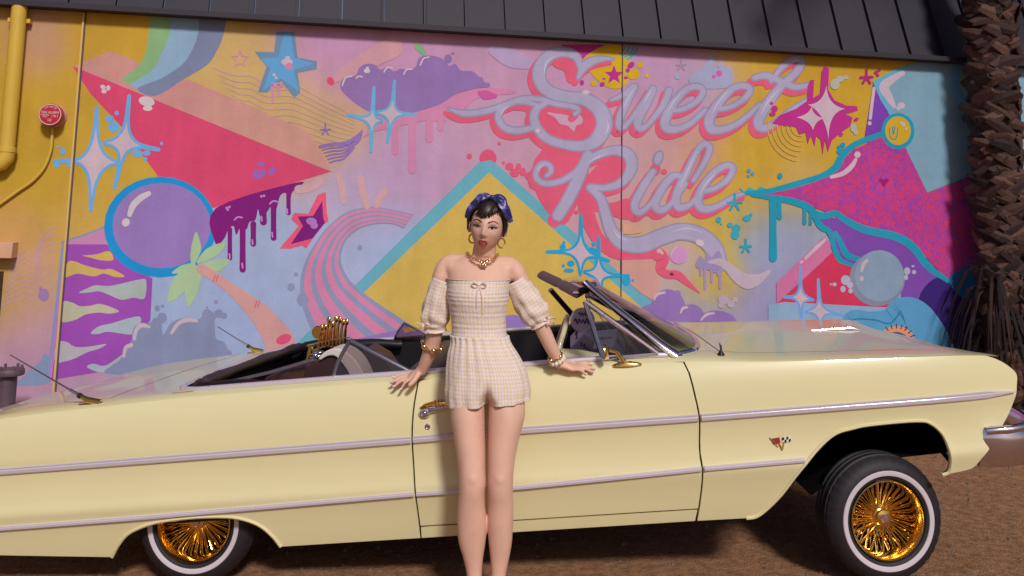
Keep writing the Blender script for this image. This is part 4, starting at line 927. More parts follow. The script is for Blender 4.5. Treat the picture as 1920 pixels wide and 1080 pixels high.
for far in (False, True):
    f_ = (lambda q: (q[0],CW-q[1],q[2])) if far else (lambda q: q)
    pl = [(.800,.096,.905),(.748,.104,.945),(.660,.138,1.025),(.560,.185,1.115),(.476,.232,1.195),(.446,.246,1.228)]
    if far: pl = [px2b(1134,660,1.84), px2b(1108,630,1.80), px2b(1080,598,1.75), px2b(1052,566,1.70), px2b(1032,543,1.67)]; f_ = lambda q: q
    MB().tube([Bd(*f_(q)) for q in cr(pl,5 if far else 4)], [0.036-0.010*min(1,i/14) for i in range(21)], 12, flat=0.6).build('windscreen_pillar', chrome if not far else mat('black_pillar',(0.01,0.009,0.012),rough=0.25,coat=0.5), wsh)
    # vent window in its bright frame
    a_, b2, c_ = (.437,.150,1.150), (.722,.082,.918), (.492,.085,.912)
    fm = empty('vent_window'); fm.parent = car
    MB().tube([Bd(*f_(a_)),Bd(*f_(b2))], 0.012, 8).build('frame', chrome, fm); MB().tube([Bd(*f_(a_)),Bd(*f_(c_))], 0.011, 8).build('frame', chrome, fm); MB().tube([Bd(*f_(c_)),Bd(*f_(b2))], 0.010, 8).build('frame', chrome, fm)
    MB().add([Bd(*f_(q)) for q in (a_,b2,c_)], [(0,1,2)]).build('pane', dglass if not far else glass, fm, smooth=False)
# header latch and visors
vis = mat('visor_vinyl', (0.15,0.085,0.10), rough=0.55)
for (x0,y0,v0_), (x1,y1,v1_) in (((1090,551,.34),(1052,532,.95)), ((1051,531.5,.965),(1013,513,1.58))):
    q0, q1 = Vector(px2b(x0,y0,v0_)), Vector(px2b(x1,y1,v1_)); rings = []
    for t in (0,.04,.12,.5,.88,.96,1):
        k = 1-max(0,abs(t-.5)-.44)*4; c = q0+(q1-q0)*t; rings.append([Bd(c.x+dx*k, c.y, c.z+dz*k) for dx, dz in ((.014,.020),(.018,.010),(.004,-.010),(-.020,-.022),(-.026,-.016),(-.022,-.004),(-.004,.012))])
    MB().loft(rings).build('sun_visor', vis, car, auto=50)
MB().tube([Bd(.47,.28,1.20),Bd(.42,.34,1.175),Bd(.40,.42,1.175)], 0.009, 8).build('visor_arm', chrome, car); MB().ell(Bd(.44,.30,1.19), (.028,.02,.016)).build('header_latch', blk, car)
mr = MB().box(Bd(.47,CW/2+.02,1.15), (0.02,.20,.055)).build('rear_view_mirror', chrome, car); bevel(mr, .008)
# ---- dashboard, wheel, column
ds = MB().box(Bd(.77,CW/2,.80), (.22,CW-.22,.18), Matrix.Rotation(-CPH,3,'Y')).build('dashboard', mat('dash_dark',(0.03,0.025,0.02),rough=0.5), car); bevel(ds, .02, 3)
swc = Vector((.285,.56,.88)); tilt = Matrix.Rotation(radians(-68),3,'Y'); swp = []
def swq(r, a, h=0): return swc + tilt @ Vector((r*cos(a), r*sin(a), h))
sw = MB().tube([Bd(*swq(.195, 2*pi*k/48)) for k in range(48)], 0.0125, 10, closed=True).build('steering_wheel', tan, car)
MB().tube([Bd(*swq(.14, 2*pi*k/48, -.005)) for k in range(48)], 0.005, 8, closed=True).build('horn_ring', chrome, sw)
for a in (0.2, pi-0.2, -pi/2):
    MB().tube([Bd(*swq(.03,a,-.02)), Bd(*swq(.11,a,-.02)), Bd(*swq(.19,a,0))], [.016,.014,.010], 8, flat=.5).build('spoke', chrome, sw)
MB().ell(Bd(*swc), (.035,.035,.03)).build('horn_hub', chrome, sw)
MB().tube([Bd(.30,.56,.885),Bd(.40,.56,.865),Bd(.52,.56,.83),Bd(.75,.56,.76)], [.034,.040,.044,.048], 14).build('steering_column', tan, car)
# ---- seats
def seat_loft(name, xs, v0_, v1_, mt):
    rings = []
    for v_ in [v0_, v0_+.03, v0_+.08, (v0_+v1_)/2, v1_-.08, v1_-.03, v1_]:
        k = 0.0 if v_ in (v0_, v1_) else (0.6 if v_ in (v0_+.03, v1_-.03) else 1.0)
        cx = sum(p[0] for p in xs)/len(xs); cz = sum(p[1] for p in xs)/len(xs)
        rings.append([Bd(cx+(p[0]-cx)*(.9+.1*k), v_, cz+(p[1]-cz)*(.88+.12*k)) for p in xs])
    return MB().loft(rings).build(name, mt, car, auto=60)
seat_loft('front_seat_back', cr([(-.30,.45),(-.36,.66),(-.40,.86),(-.36,.885),(-.31,.875),(-.26,.70),(-.16,.45)],3,True), .14, CW-.14, blk)
seat_loft('front_seat_cushion', cr([(-.2,.40),(-.2,.58),(.1,.62),(.25,.58),(.27,.42)],3,True), .14, CW-.14, blk)
seat_loft('rear_seat_back', cr([(-1.10,.45),(-1.14,.70),(-1.16,.84),(-1.10,.875),(-1.02,.86),(-.96,.68),(-.90,.45)],3,True), .62, CW-.20, maroon)
seat_loft('rear_seat_cushion', cr([(-.95,.40),(-.95,.60),(-.70,.63),(-.58,.58),(-.56,.42)],3,True), .30, CW-.20, maroon)
# rounded bolster with its cream band beside the quarter glass
oc = cr([(596,672),(610,659),(630,653),(651,661),(668,677),(680,698),(688,720)], 4); ic = cr([(600,676),(614,668),(628,668),(640,680),(650,694),(657,708),(662,724)], 4)
def slab(name, P2, v0_, v1_, mt):
    a_ = [Bd(*px2b(x, y, v0_)) for x, y in P2]; q = [px2b(x, y, v0_) for x, y in P2]; b2 = [Bd(p[0], v1_, p[2]) for p in q]; n = len(P2)
    o = MB().add(a_+b2, [tuple(range(n)), tuple(range(2*n-1, n-1, -1))]+[(i,(i+1)%n,(i+1)%n+n,i+n) for i in range(n)]).build(name, mt, car, smooth=False); bevel(o, .006, 2); return o
slab('seat_bolster_band', oc+list(reversed(ic)), .42, .62, cream)
slab('seat_bolster', [(566,712),(574,690),(588,678)]+ic+[(660,735),(570,735)], .44, .61, maroon)
slab('seat_side', [(662,668),(690,650),(720,668),(745,705),(745,730),(690,730),(684,700)], .70, .9, maroon)
# folded top packed round the rear of the cabin
roll = [(-.72,.150,.885),(-.95,.150,.900),(-1.18,.152,.908),(-1.27,.19,.910),(-1.315,.34,.908),(-1.33,.7,.905),(-1.33,1.3,.905),(-1.31,1.62,.908),(-1.26,1.75,.915),(-1.15,1.80,.918),(-.9,1.81,.902),(-.66,1.81,.885)]
rr = cr(roll, 5); prr = random.Random(2)
MB().tube([Bd(x,v+prr.uniform(-.004,.004),z-.012+prr.uniform(-.003,.003)) for x,v,z in rr], [.030+.004*sin(i*.9) for i in range(len(rr))], 10).build('folded_top', blk, car)
MB().tube([Bd(-1.30,.24,.885),Bd(-1.1,.62,.892),Bd(-.98,1.05,.90),Bd(-.92,1.4,.915)], [.02,.022,.022,.02], 8, flat=.35).build('seat_belt_strap', mat('strap',(0.10,0.08,0.10),rough=0.6), car)
bk = MB()
for k in range(5): bk.ell(Bd(-.985+.02*sin(k*2.1),1.03+.02*cos(k*3),.918+.014*cos(k*1.7)), (.022,.016,.012))
bk.build('belt_buckle', chrome, car)
# quarter windows
for far in (False, True):
    f_ = (lambda q: (q[0],CW-q[1],q[2])) if far else (lambda q: q)
    a_, b2, c_ = (-.674,.105,.88), (-.588,.135,1.060), (-.315,.105,.905)
    if far: a_, b2, c_ = (-.713,.105,.89), (-.640,.125,1.0), (-.45,.105,.89)
    qm = mat('grey_frame',(0.34,0.33,0.38),rough=0.28,metal=0.9) if not far else chrome
    qw = empty('quarter_window'); qw.parent = car
    qp = cr([a_, tuple(a_[i]*.45+b2[i]*.55+(-.012 if i==0 else 0) for i in range(3)), b2], 5)
    MB().tube([Bd(*f_(q)) for q in qp]+[Bd(*f_(c_))], .0105, 8, flat=.8).build('frame', qm, qw)
    MB().add([Bd(*f_(q)) for q in qp]+[Bd(*f_(c_))], [tuple(range(len(qp)+1))]).build('pane', dglass, qw, smooth=False)
# ---- door furniture
def S(x, z, d=0.0): return Bd(x, off(x,z)-d, z)
dh = empty('door_handle'); dh.parent = car
MB().loft([[S(-.262+.026*cos(t)*s_,.757+.020*sin(t)*s_,d) for t in [2*pi*k/20 for k in range(20)]] for s_, d in ((1,.0),(1,.010),(.82,.017),(.60,.018),(.54,.010))]).build('push_button_cup', chrome, dh)
MB().ell(S(-.262,.757,.014), (.012,.008,.009)).build('push_button', chrome, dh)
MB().tube([S(-.280,.776,.002),S(-.258,.788,.014),S(-.225,.793,.026),S(-.18,.794,.030),S(-.14,.792,.022),S(-.118,.790,.002)], [.006,.010,.013,.013,.012,.008], 10, flat=.8).build('grip', gold, dh)
for k in range(6): MB().tube([S(-.215+.014*k,.806,.030),S(-.213+.014*k,.793,.041),S(-.211+.014*k,.780,.030)], .0035, 6).build('grip_rib', gold, dh)
MB().tube([S(-.245,.764,.010),S(-.20,.773,.018),S(-.13,.779,.012)], [.012,.009,.007], 8).build('escutcheon', chrome, dh)
lk = MB().lathe([(.001,.004),(.0075,.004),(.008,.006),(.0115,.005),(.0125,0)], Matrix.Translation(S(-.254,.702,0)) @ Matrix.Rotation(pi/2,4,'X'), 18).build('door_lock', chrome, car)
# gold wing mirror
gm_ = empty('wing_mirror'); gm_.parent = car
zb_ = zt(.59,.05)
MB().loft([[Bd(.585+lx*cos(t),.048+.020*w_*sin(t),zz) for t in [2*pi*k/16 for k in range(16)]] for lx, w_, zz in ((.064,.7,zb_-.010),(.062,.7,zb_+.001),(.045,.55,zb_+.006),(.016,.4,zb_+.012))]).build('base', gold, gm_)
MB().tube([Bd(.575,.048,zb_+.010),Bd(.560,.045,zb_+.035),Bd(.545,.035,zb_+.055),Bd(.52,.02,zb_+.065)], [.010,.008,.007,.007], 10).build('arm', gold, gm_)
MB().lathe([(.001,.014),(.02,.012),(.029,.008),(.034,0),(.034,-.004),(.001,-.004)], Matrix.Translation(Bd(.498,.010,zb_+.062)) @ Matrix.Rotation(radians(82),4,'Y'), 24).build('head', gold, gm_)
# antennas
def antenna(bx, v_, tip, mt):
    a_ = empty('antenna'); a_.parent = car; zb = zt(bx, v_); b0 = Vector((bx,v_,zb)); t = Vector(tip); d = (t-b0).normalized()
    MB().loft([[Bd(bx-.004+lx*cos(q),v_+.012*w_*sin(q),zb+h) for q in [2*pi*k/14 for k in range(14)]] for lx, w_, h in ((.062,1,-.004),(.060,1,.002),(.050,.85,.004))]).build('base_plate', chrome, a_)
    MB().tube([Bd(*(b0+Vector((.035,0,.0)))), Bd(*(b0+d*.03)), Bd(*(b0+d*.062))], [.016,.015,.010], 10).build('socket', mt, a_)
    MB().tube([Bd(*(b0+d*.060)), Bd(*(b0+d*.078))], .0115, 10).build('collar', blk, a_)
    MB().tube([Bd(*(b0+d*.078)), Bd(*(b0+d*.125))], [.0085,.0075], 10).build('sleeve', chrome, a_)
    MB().tube([Bd(*(b0+d*.125)), Bd(*t)], [.0042,.0026], 6).build('mast', chrome, a_)
antenna(-1.70, .075, (-2.09,.12,1.10), gold); antenna(-1.55, CW-.16, (-1.80,CW-.15,1.06), gold)
a_ = empty('radio_antenna_base'); a_.parent = car; zb = zt(.985,.10)
MB().lathe([(.016,0),(.014,.006),(.008,.014),(.005,.020),(.003,.042),(.001,.043)], Matrix.Translation(Bd(.985,.10,zb)), 14).build('ferrule', blk, a_)
MB().tube([Bd(.985,.10,zb+.02),Bd(.985,.10,zb+.05)], .003, 8).build('stub', chrome, a_)
# hood moulding
MB().tube([Bd(1.60,CW/2,zt(1.60,CW/2)+.002),Bd(1.7,CW/2,zt(1.7,CW/2)+.006),Bd(1.8,CW/2,zt(1.8,CW/2)+.012),Bd(1.84,CW/2,zt(1.84,CW/2)+.004)], [.004,.005,.006,.004], 8).build('hood_moulding', chrome, car)
# crossed-flag badge over a V
bdg = empty('fender_badge'); bdg.parent = car
rdm = mat('badge_red',(0.36,0.03,0.025),rough=0.3); wtm = mat('badge_white',(0.75,0.72,0.74),rough=0.35); bkm = mat('badge_black',(0.02,0.02,0.02),rough=0.3)
def flat(name, pts, mt, d): 
    n = len(pts); f_ = [S(x,z,d) for x,z in pts]; b2 = [S(x,z,-.001) for x,z in pts]
    return MB().add(f_+b2, [tuple(range(n)), tuple(range(2*n-1,n-1,-1))]+[(i,(i+1)%n,(i+1)%n+n,i+n) for i in range(n)]).build(name, mt, bdg, smooth=False)
bx0, bz0 = 1.176, .548; _S = S
def S(x, z, d=0.0): return _S(bx0+(x-bx0)*.85, bz0+(z-bz0)*.85, d)
flat('flag', [(bx0-.048,bz0+.016),(bx0-.006,bz0+.020),(bx0-.004,bz0-.006),(bx0-.038,bz0-.010)], rdm, .004)
for i in range(4):
    for j in range(2):
        x0 = bx0+.004+i*.010; z0 = bz0-.006+j*.012+.001*i
        flat('flag_check', [(x0,z0),(x0+.0098,z0+.001),(x0+.0118,z0+.0125),(x0+.002,z0+.0115)], bkm if (i+j)%2 else wtm, .004+.0002*i)
flat('v_mark', [(bx0-.014,bz0-.004),(bx0-.008,bz0-.004),(bx0,bz0-.026),(bx0+.010,bz0+.000),(bx0+.016,bz0+.000),(bx0+.003,bz0-.038),(bx0-.003,bz0-.038)], gold, .006)
MB().tube([S(bx0-.018,bz0-.022,.006),S(bx0-.052,bz0+.024,.006)], .002, 6).build('flag_pole', chrome, bdg)
# ---- wheels
def wheel(cx, v_, far, steer):
    wz = 0.266*.94+gz((P0+_ex0*cx+_ey*v_).x)-0.002
    root = empty('wheel', (cx, v_, wz), (pi if far else 0)+steer); root.parent = car; root.scale = (.94,.94,.94)
    M = Matrix.Rotation(pi/2, 4, 'X')    # lathe axis out of the car (-y)
    R0 = .297
    prof = [(.166,.070),(.174,.086),(.192,.094),(.216,.093),(.234,.086),(.250,.074),(.258,.062),(.264,.052),(.258,.047),(.258,.041),(.266,.037),(.266,.014),(.258,.010),(.258,.003),(.266,0),(.266,-.014),(.258,-.018),(.258,-.03),(.265,-.036),(.264,-.052),(.25,-.074),(.22,-.092),(.192,-.093),(.17,-.08)]
    n = 120; mb = MB(); vs = []; fs = []
    for i, (r, h) in enumerate(prof):
        for k in range(n):
            rr_ = r
            if 5 <= i <= 7 and k % 3 == 0: rr_ = r-.003
            vs.append(M @ Vector((rr_*cos(2*pi*k/n), rr_*sin(2*pi*k/n), h)))
    for i in range(len(prof)-1):
        for k in range(n): fs.append((i*n+k, i*n+(k+1)%n, (i+1)*n+(k+1)%n, (i+1)*n+k))
    ty = mb.add(vs, fs).build('tyre', mat('tyre_rubber',(0.018,0.014,0.018),rough=0.62,noise_amt=0.2,noise_scale=30,bump=0.1), root, auto=30)
    MB().lathe([(.186,.0905),(.188,.0945),(.193,.0960),(.206,.0962),(.2085,.0935)], M, 72).build('whitewall', mat('whitewall',(0.62,0.56,0.60),rough=0.6,noise_amt=0.05), ty)
    rim = MB().lathe([(.166,.078),(.167,.086),(.163,.090),(.160,.086),(.156,.074),(.151,.060),(.147,.040),(.146,.012),(.140,-.004),(.132,-.03),(.130,-.05)], M, 64).build('rim', gold, root, auto=30)
    MB().lathe([(.131,-.048),(.06,-.056),(.001,-.058)], M, 40).build('brake_drum', blkm, root)
    sp = MB(); hubr = .036
    for k in range(100):
        a0 = 2*pi*k/100; tw = (0.22 if k%2 else -0.22); h0 = .020 if k%3 else .040; h1 = .022 if k%2 else -.022
        sp.tube([M @ Vector((.145*cos(a0),.145*sin(a0),h0-.012)), M @ Vector((hubr*cos(a0+tw),hubr*sin(a0+tw),h1))], .0025, 5, caps=False)
    s0 = sp.build('spokes', gold, rim); s0['kind'] = 'stuff'
    hub = MB().lathe([(.040,-.05),(.040,.020),(.036,.030),(.030,.034),(.030,.040),(.034,.042),(.032,.052),(.020,.056),(.001,.057)], M, 32).build('hub', gold, root, auto=30)
    MB().lathe([(.020,.0560),(.020,.060),(.016,.064),(.001,.065)], M, 6).build('knock_off_cap', mat('cap_chrome',(0.75,0.55,0.62),rough=0.2,metal=0.9), hub, auto=20)
    return root
fx = px2b(1663,976,.05)[0]; fw = Bd(*px2b(1663,976,.05)); rw = Bd(*px2b(358,1000,.07))
wheel(fw.x, .155, False, radians(10)); wheel(fw.x, CW-.155, True, radians(10)); wheel(rw.x, .175, False, 0); wheel(rw.x, CW-.175, True, 0)

# ------------------------------------------------------------------ things carried in the car
pq = px2b(612,668,1.05); pl = empty('gold_plaque', Bw(pq[0],1.05,.90), CYAW-0.25, 'openwork gold club plaque standing on the rear deck of the cabin', 'plaque')
prr = random.Random(5)
for i in range(8):
    x = -.045+.021*i; h = .125+.03*prr.random()-(0.04 if i < 2 else 0)
    MB().tube([(x,0,.06),(x+prr.uniform(-.004,.004),0,.06+h*.5),(x+.007,0,.05+h)], [.0125,.0145,.0085], 6, flat=.5).build('letter_stroke', gold, pl)
    MB().ell((x+.007,0,.05+h), (.013,.007,.019)).build('letter_tip', gold, pl)
MB().lathe([(.001,.006),(.030,.006),(.034,0),(.030,-.006),(.001,-.006)], Matrix.Translation((-.062,0,.13)) @ Matrix.Rotation(pi/2,4,'X'), 20).build('disc', gold, pl)
MB().tube([(-.11,-.005,.055),(-.03,0,.08),(.06,0,.10),(.135,0,.115)], [.010,.010,.009,.007], 6, flat=.5).build('cross_bar', gold, pl)
MB().tube([(-.09,.004,.03),(.0,.004,.062),(.12,.004,.050)], [.009,.009,.008], 6, flat=.5).build('cross_bar', gold, pl)
for x0, x1, z1 in ((-.10,-.12,-.06),(-.05,-.045,-.09),(.06,.062,-.04),(-.085,-.11,-.02)): MB().tube([(x0,0,.06),(x1,-.01,z1)], [.008,.006], 6).build('leg', gold, pl)
dice_m = mat('dice_lilac', (0.80,0.68,0.80), rough=0.6, sheen=0.3); ink = mat('ink_violet', (0.12,0.05,0.22), rough=0.5)
for nm, (x, y, v_), sz, rt, lab in (('hanging_die',(1098,640,.95),.118,(.5,.62,.3),'lilac hanging die swinging beside the steering column'),('hanging_die',(1143,648,.86),.118,(-.25,.75,.9),'lilac hanging die with violet writing behind the vent window')):
    q = px2b(x, y, v_); o_ = empty(nm, Bw(*q), CYAW, lab, 'dice', 'dice hanging from the mirror')
    R = Euler(rt).to_matrix(); o = MB().box((0,0,0), (sz,sz,sz), R).build('cube', dice_m, o_, smooth=False); bevel(o, .010, 3)
    for ax in (Vector((0,-1,0)), Vector((-1,0,0)), Vector((1,0,0))):
        nrm = R @ ax; s1 = R @ (Vector((0,0,1)).cross(ax)); s2 = R @ Vector((0,0,1)); pts = []
        for k in range(22):
            t = k/21; pts.append(nrm*(sz/2+.001) + s1*((t-.5)*sz*.66) + s2*(sz*.11*sin(t*26)*(.6+.4*sin(t*7))))
        MB().tube(pts, .0026, 4).build('writing', ink, o_)
    up_ = Bw(.47,CW/2+.02,1.13)-Bw(*q); up_.rotate(Euler((0,0,-CYAW)))
    MB().tube([(0,0,sz*.6), tuple(up_)], .0022, 5).build('cord', mat('cord',(0.6,0.5,0.6),rough=0.7), o_)
q = px2b(1092,600,.90); tg = empty('hanging_tag', Bw(*q), CYAW, 'round lilac tag with violet writing hanging inside the windscreen', 'tag')
MB().lathe([(.001,.004),(.060,.004),(.063,0),(.060,-.004),(.001,-.004)], Matrix.Rotation(pi/2,4,'X'), 28).build('disc', dice_m, tg)
MB().tube([(-.04+.08*k/21, -.006, .012*sin(k*1.25)*(1+.4*sin(k*.5))-.005) for k in range(22)], .003, 4).build('writing', ink, tg)
MB().tube([(-.02+.05*k/14, -.006, .030+.009*sin(k*1.6)) for k in range(15)], .0026, 4).build('writing', ink, tg)
# ------------------------------------------------------------------ the woman leaning on the door
def Q(x, y, Y): return aty(x, y, Y)
def mpp(x, y, Y): return (aty(x+1, y, Y)-aty(x, y, Y)).length
FOOT = Q(910, 1080, 3.6)
woman = empty('person', (-0.08, 3.62, gz(-0.08)), 0, 'person in a gingham romper and blue headscarf leaning against the car door', 'person')
WO = Vector(woman.location)
def wb(mb, name, mt, parent=None, **k):        # build in world coordinates, then hang on the person
    mb.v = [tuple(Vector(p)-WO) for p in mb.v]; return mb.build(name, mt, parent or woman, **k)
skin = mat('skin', (0.76,0.465,0.345), rough=0.46, sss=0.12, noise_amt=0.08, noise_scale=7, bump=0.05, bump_scale=160, spec=0.32)
def hring(c, rx, ry, n=28, fy=None, sq=2.0):   # horizontal ring; ry towards the back, fy towards the viewer
    fy = ry if fy is None else fy; R = []
    for k in range(n):
        t = 2*pi*k/n; ct, st = cos(t), sin(t); e = 2.0/sq
        R.append(Vector((c.x+rx*math.copysign(abs(ct)**e, ct), c.y+(ry if st > 0 else fy)*math.copysign(abs(st)**e, st), c.z)))
    return R
def prings(tab, n=28, sub=3):                  # tab rows: px, py, Y, half width px, back depth m, front depth m
    return [hring(Q(r[0], r[1], r[2]), r[3]*mpp(r[0], r[1], r[2]), r[4], n, r[5], 2.15) for r in cr(tab, sub)]
body = MB()
# torso from the pelvis to the neck
body.loft(prings([(912,744,3.72,26,.05,.02),(912,735,3.72,44,.08,.03),(912,705,3.718,62,.110,.068),(911,680,3.722,64,.113,.082),(905,650,3.73,54,.09,.082),(900,622,3.74,47,.078,.078),(898,590,3.75,49,.08,.085),
  (897,560,3.755,53,.085,.105),(897,535,3.76,55,.085,.105),(898,515,3.77,57,.078,.084),(898,500,3.78,60,.066,.068),(900,490,3.788,56,.054,.056),(903,483,3.79,40,.048,.05),(906,480,3.775,23,.046,.046),(908,468,3.765,21.5,.045,.044),(911,450,3.755,21,.046,.04)], 56, 5))
# deltoids and collar slope
for s_, pts in ((-1, [(884,488,3.79,9),(862,488,3.79,11.5),(842,492,3.79,15),(831,506,3.787,16.5),(829,518,3.785,17)]), (1, [(922,489,3.79,9),(940,491,3.79,11.5),(957,496,3.79,15),(968,508,3.787,16.5),(971,518,3.785,17)])):
    P_ = cr([(*Q(a,b,c), r*mpp(a,b,c)) for a,b,c,r in pts], 4); body.tube([p[:3] for p in P_], [p[3] for p in P_], 14)
    body.ell(Vector(P_[0][:3]), (P_[0][3]*1.1,)*3)
# soft fill between chest and shoulder
for x_, y_, Y_, r_ in ((847,498,3.785,(.044,.040,.036)),(953,500,3.785,(.044,.040,.036)),(850,503,3.775,(.036,.040,.036)),(950,505,3.775,(.036,.040,.036)),(858,520,3.765,(.040,.050,.040)),(942,520,3.765,(.040,.050,.040)),(868,492,3.79,(.040,.030,.018)),(936,494,3.79,(.036,.030,.018))): body.ell(Q(x_,y_,Y_), r_)
# legs
LL = [(878,700,3.72,22,.06,.055),(877,735,3.712,30,.085,.078),(876.8,775,3.70,31.9,.088,.09),(879.8,815,3.685,29.4,.078,.084),(882.8,850,3.67,27.4,.07,.078),(884.8,880,3.655,25.4,.062,.070),(885.8,903,3.65,25.4,.06,.067),(884.8,922,3.65,24.4,.058,.062),(883.8,945,3.655,25.4,.066,.055),(885,980,3.665,28,.074,.052),(885,1015,3.675,25.5,.066,.046),(887,1045,3.68,19,.05,.038),(889,1075,3.685,14.5,.036,.034),(890,1094,3.685,14.5,.036,.036)]
RL = [(946,700,3.72,24,.06,.055),(949,735,3.712,32,.085,.078),(950.2,775,3.70,34.4,.088,.09),(945.2,815,3.685,29.9,.078,.084),(941.2,850,3.67,26.4,.07,.078),(939.2,880,3.655,24.4,.062,.070),(938.2,903,3.65,23.9,.06,.067),(938.2,922,3.65,23.4,.058,.062),(939.2,945,3.655,23.4,.066,.055),(938,980,3.665,24,.072,.052),(938,1015,3.675,22,.064,.046),(937,1045,3.68,18,.05,.038),(935,1075,3.685,14,.036,.034),(934,1094,3.685,14,.036,.036)]
for T in (LL, RL): body.loft(prings(T, 56, 5))
for kx in (886, 938): body.ell(Q(kx,899,3.6035), (.027,.024,.034))
# feet
for ax, dx in ((890,-.02),(934,.02)):
    a_ = Q(ax,1096,3.685); gzz = gz(a_.x); q = [(a_.x,a_.y+.035,gzz+.05),(a_.x,a_.y-.01,gzz+.065),(a_.x+dx*.5,a_.y-.07,gzz+.05),(a_.x+dx,a_.y-.13,gzz+.035),(a_.x+dx*1.2,a_.y-.175,gzz+.026)]
    body.tube(cr(q,3), [.030,.032,.034,.034,.034,.033,.033,.034,.034,.034,.032,.026,.018], 12, flat=.75)
    body.tube([a_+Vector((0,0,.01)), Vector((a_.x,a_.y+.005,gzz+.05))], [.032,.034], 12)
# arms
ARML = [(828,514,3.785,18),(822,545,3.79,17.5),(818,580,3.80,17),(817,606,3.81,16.5),(815,625,3.82,16.5),(809,650,3.84,15.5),(801,672,3.86,13.5),(793,690,3.88,11.5),(787,697,3.885,11)]
ARMR = [(970,512,3.785,17.5),(983,540,3.79,17.5),(998,570,3.795,17),(1010,595,3.80,16.5),(1017,615,3.805,16),(1028,640,3.82,14.5),(1038,660,3.835,13),(1047,678,3.85,11),(1053,684,3.855,11)]
for T in (ARML, ARMR):
    P_ = cr([(*Q(a,b,c), r*mpp(a,b,c)) for a,b,c,r in T], 4); body.tube([p[:3] for p in P_], [p[3] for p in P_], 16, flat=.92)
# hands: back of the hand up, palm on the door top, fingers reaching along and over it
def hand(wr, kn, tips, thumb, wid, rs):
    P_ = [wr, tuple((wr[i]+kn[i])/2 for i in range(3)), kn]; W_ = [Q(*p) for p in P_]
    d = (W_[2]-W_[0]).normalized()
    across = (Q(kn[0]+wid[0],kn[1]+wid[1],kn[2]+wid[2])-W_[2]); al = across.length; across.normalize(); nrm = d.cross(across).normalized()
    rings = []
    for t, hw, th in ((-.35,.019,.017),(0,.021,.0165),(.3,.027,.0165),(.65,.034,.0155),(.95,.037,.013),(1.1,.034,.010)):
        c = W_[0]+(W_[2]-W_[0])*t; rings.append([c+across*(hw*cos(2*pi*k/16))+nrm*(th*sin(2*pi*k/16)) for k in range(16)])
    body.loft(rings)
    for i, (tp, r) in enumerate(zip(tips, rs)):
        b0 = W_[2] + across*(.027*(1-2*i/3)) - d*.006; e = Q(*tp); mid = b0*.55+e*.45; s2 = mid + Vector((0,-.004,.009)); s3 = b0*.22+e*.78+Vector((0,-.002,.006))
        pp = cr([tuple(b0-d*.012),tuple(b0),tuple(s2),tuple(s3),tuple(e)], 3)
        body.tube(pp, [r*1.05 if k < 4 else r*(1-.028*(k-4)) for k in range(len(pp))], 10); body.ell(e, (r*.80,)*3, None, 10, 6)
        NAILS.append((Vector(e), (e-s3).normalized(), r))
    tb_ = [Q(*p) for p in thumb]; pp = cr([tuple(p) for p in tb_], 3)
    body.tube(pp, [.0125-.0035*k/len(pp) for k in range(len(pp))], 10); body.ell(tb_[-1], (.0088,)*3, None, 10, 6)
NAILS = []
hand((789,695,3.884),(768,708,3.895),[(738,708,3.888),(735,717,3.872),(739,725,3.862),(752,730,3.858)],[(784,702,3.865),(776,714,3.845),(768,722,3.838)],(3,-8,.04),[.0082,.0085,.0082,.0072])
hand((1051,683,3.853),(1077,690,3.862),[(1108,684,3.885),(1113,692,3.868),(1111,698,3.852),(1098,702,3.840)],[(1058,680,3.90),(1076,680,3.925),(1092,682,3.93)],(1,-6,.045),[.0082,.0085,.0082,.0072])
# ---- head
HC = Q(914, 424, 3.745); HR = Matrix.Rotation(radians(7), 3, 'Y') @ Matrix.Rotation(radians(-7), 3, 'X') @ Matrix.Rotation(radians(9), 3, 'Z')
HR = Matrix.Rotation(radians(7), 3, 'Y') @ Matrix.Rotation(radians(-6), 3, 'Z') @ Matrix.Rotation(radians(4), 3, 'X')
HA, HB, HCZ = .0695, .093, .110
def gs(x, z, cx, cz, wx, wz, a): return a*exp(-((x-cx)/wx)**2-((z-cz)/wz)**2)
def feat(x, z):
    f = 0.0
    for t in range(7): zz = .016-.046*t/6; f += gs(x,z,0,zz,.0065+.0035*t/6,.009,.0036+.0075*(t/6)**1.6)
    f += gs(abs(x),z,.0105,-.0315,.0055,.006,.006)
    f += gs(abs(x),z,.030,.022,.020,.008,.0042) + gs(abs(x),z,.030,.004,.013,.009,-.0062) + gs(abs(x),z,.030,.0055,.010,.0055,.0042)
    f += gs(abs(x),z,.042,-.026,.018,.018,.0050) + gs(x,z,0,-.0525,.016,.0055,.0055) + gs(x,z,0,-.0735,.014,.006,.0055) + gs(x,z,0,-.064,.011,.005,-.005)
    f += gs(x,z,0,-.096,.018,.012,.0090) + gs(abs(x),z,.050,-.070,.018,.02,.003)
    return f
def sx(z):
    t = -z/HCZ
    return 1-.36*max(0,t)**1.7 if t > 0 else 1-.02*t*t
def face(x, z, d=0.0):                     # point on the front of the face, head coordinates
    q = 1-(x/(HA*sx(z)))**2-(z/HCZ)**2; y = -HB*sqrt(max(q, 0.0))
    return Vector((x, y-feat(x,z)*min(1,max(0,q)*3)-d, z))
def Hw(p): return HC + HR @ Vector(p)
hv = []; nu, nv = 72, 56
hm = MB(); ring_ = []
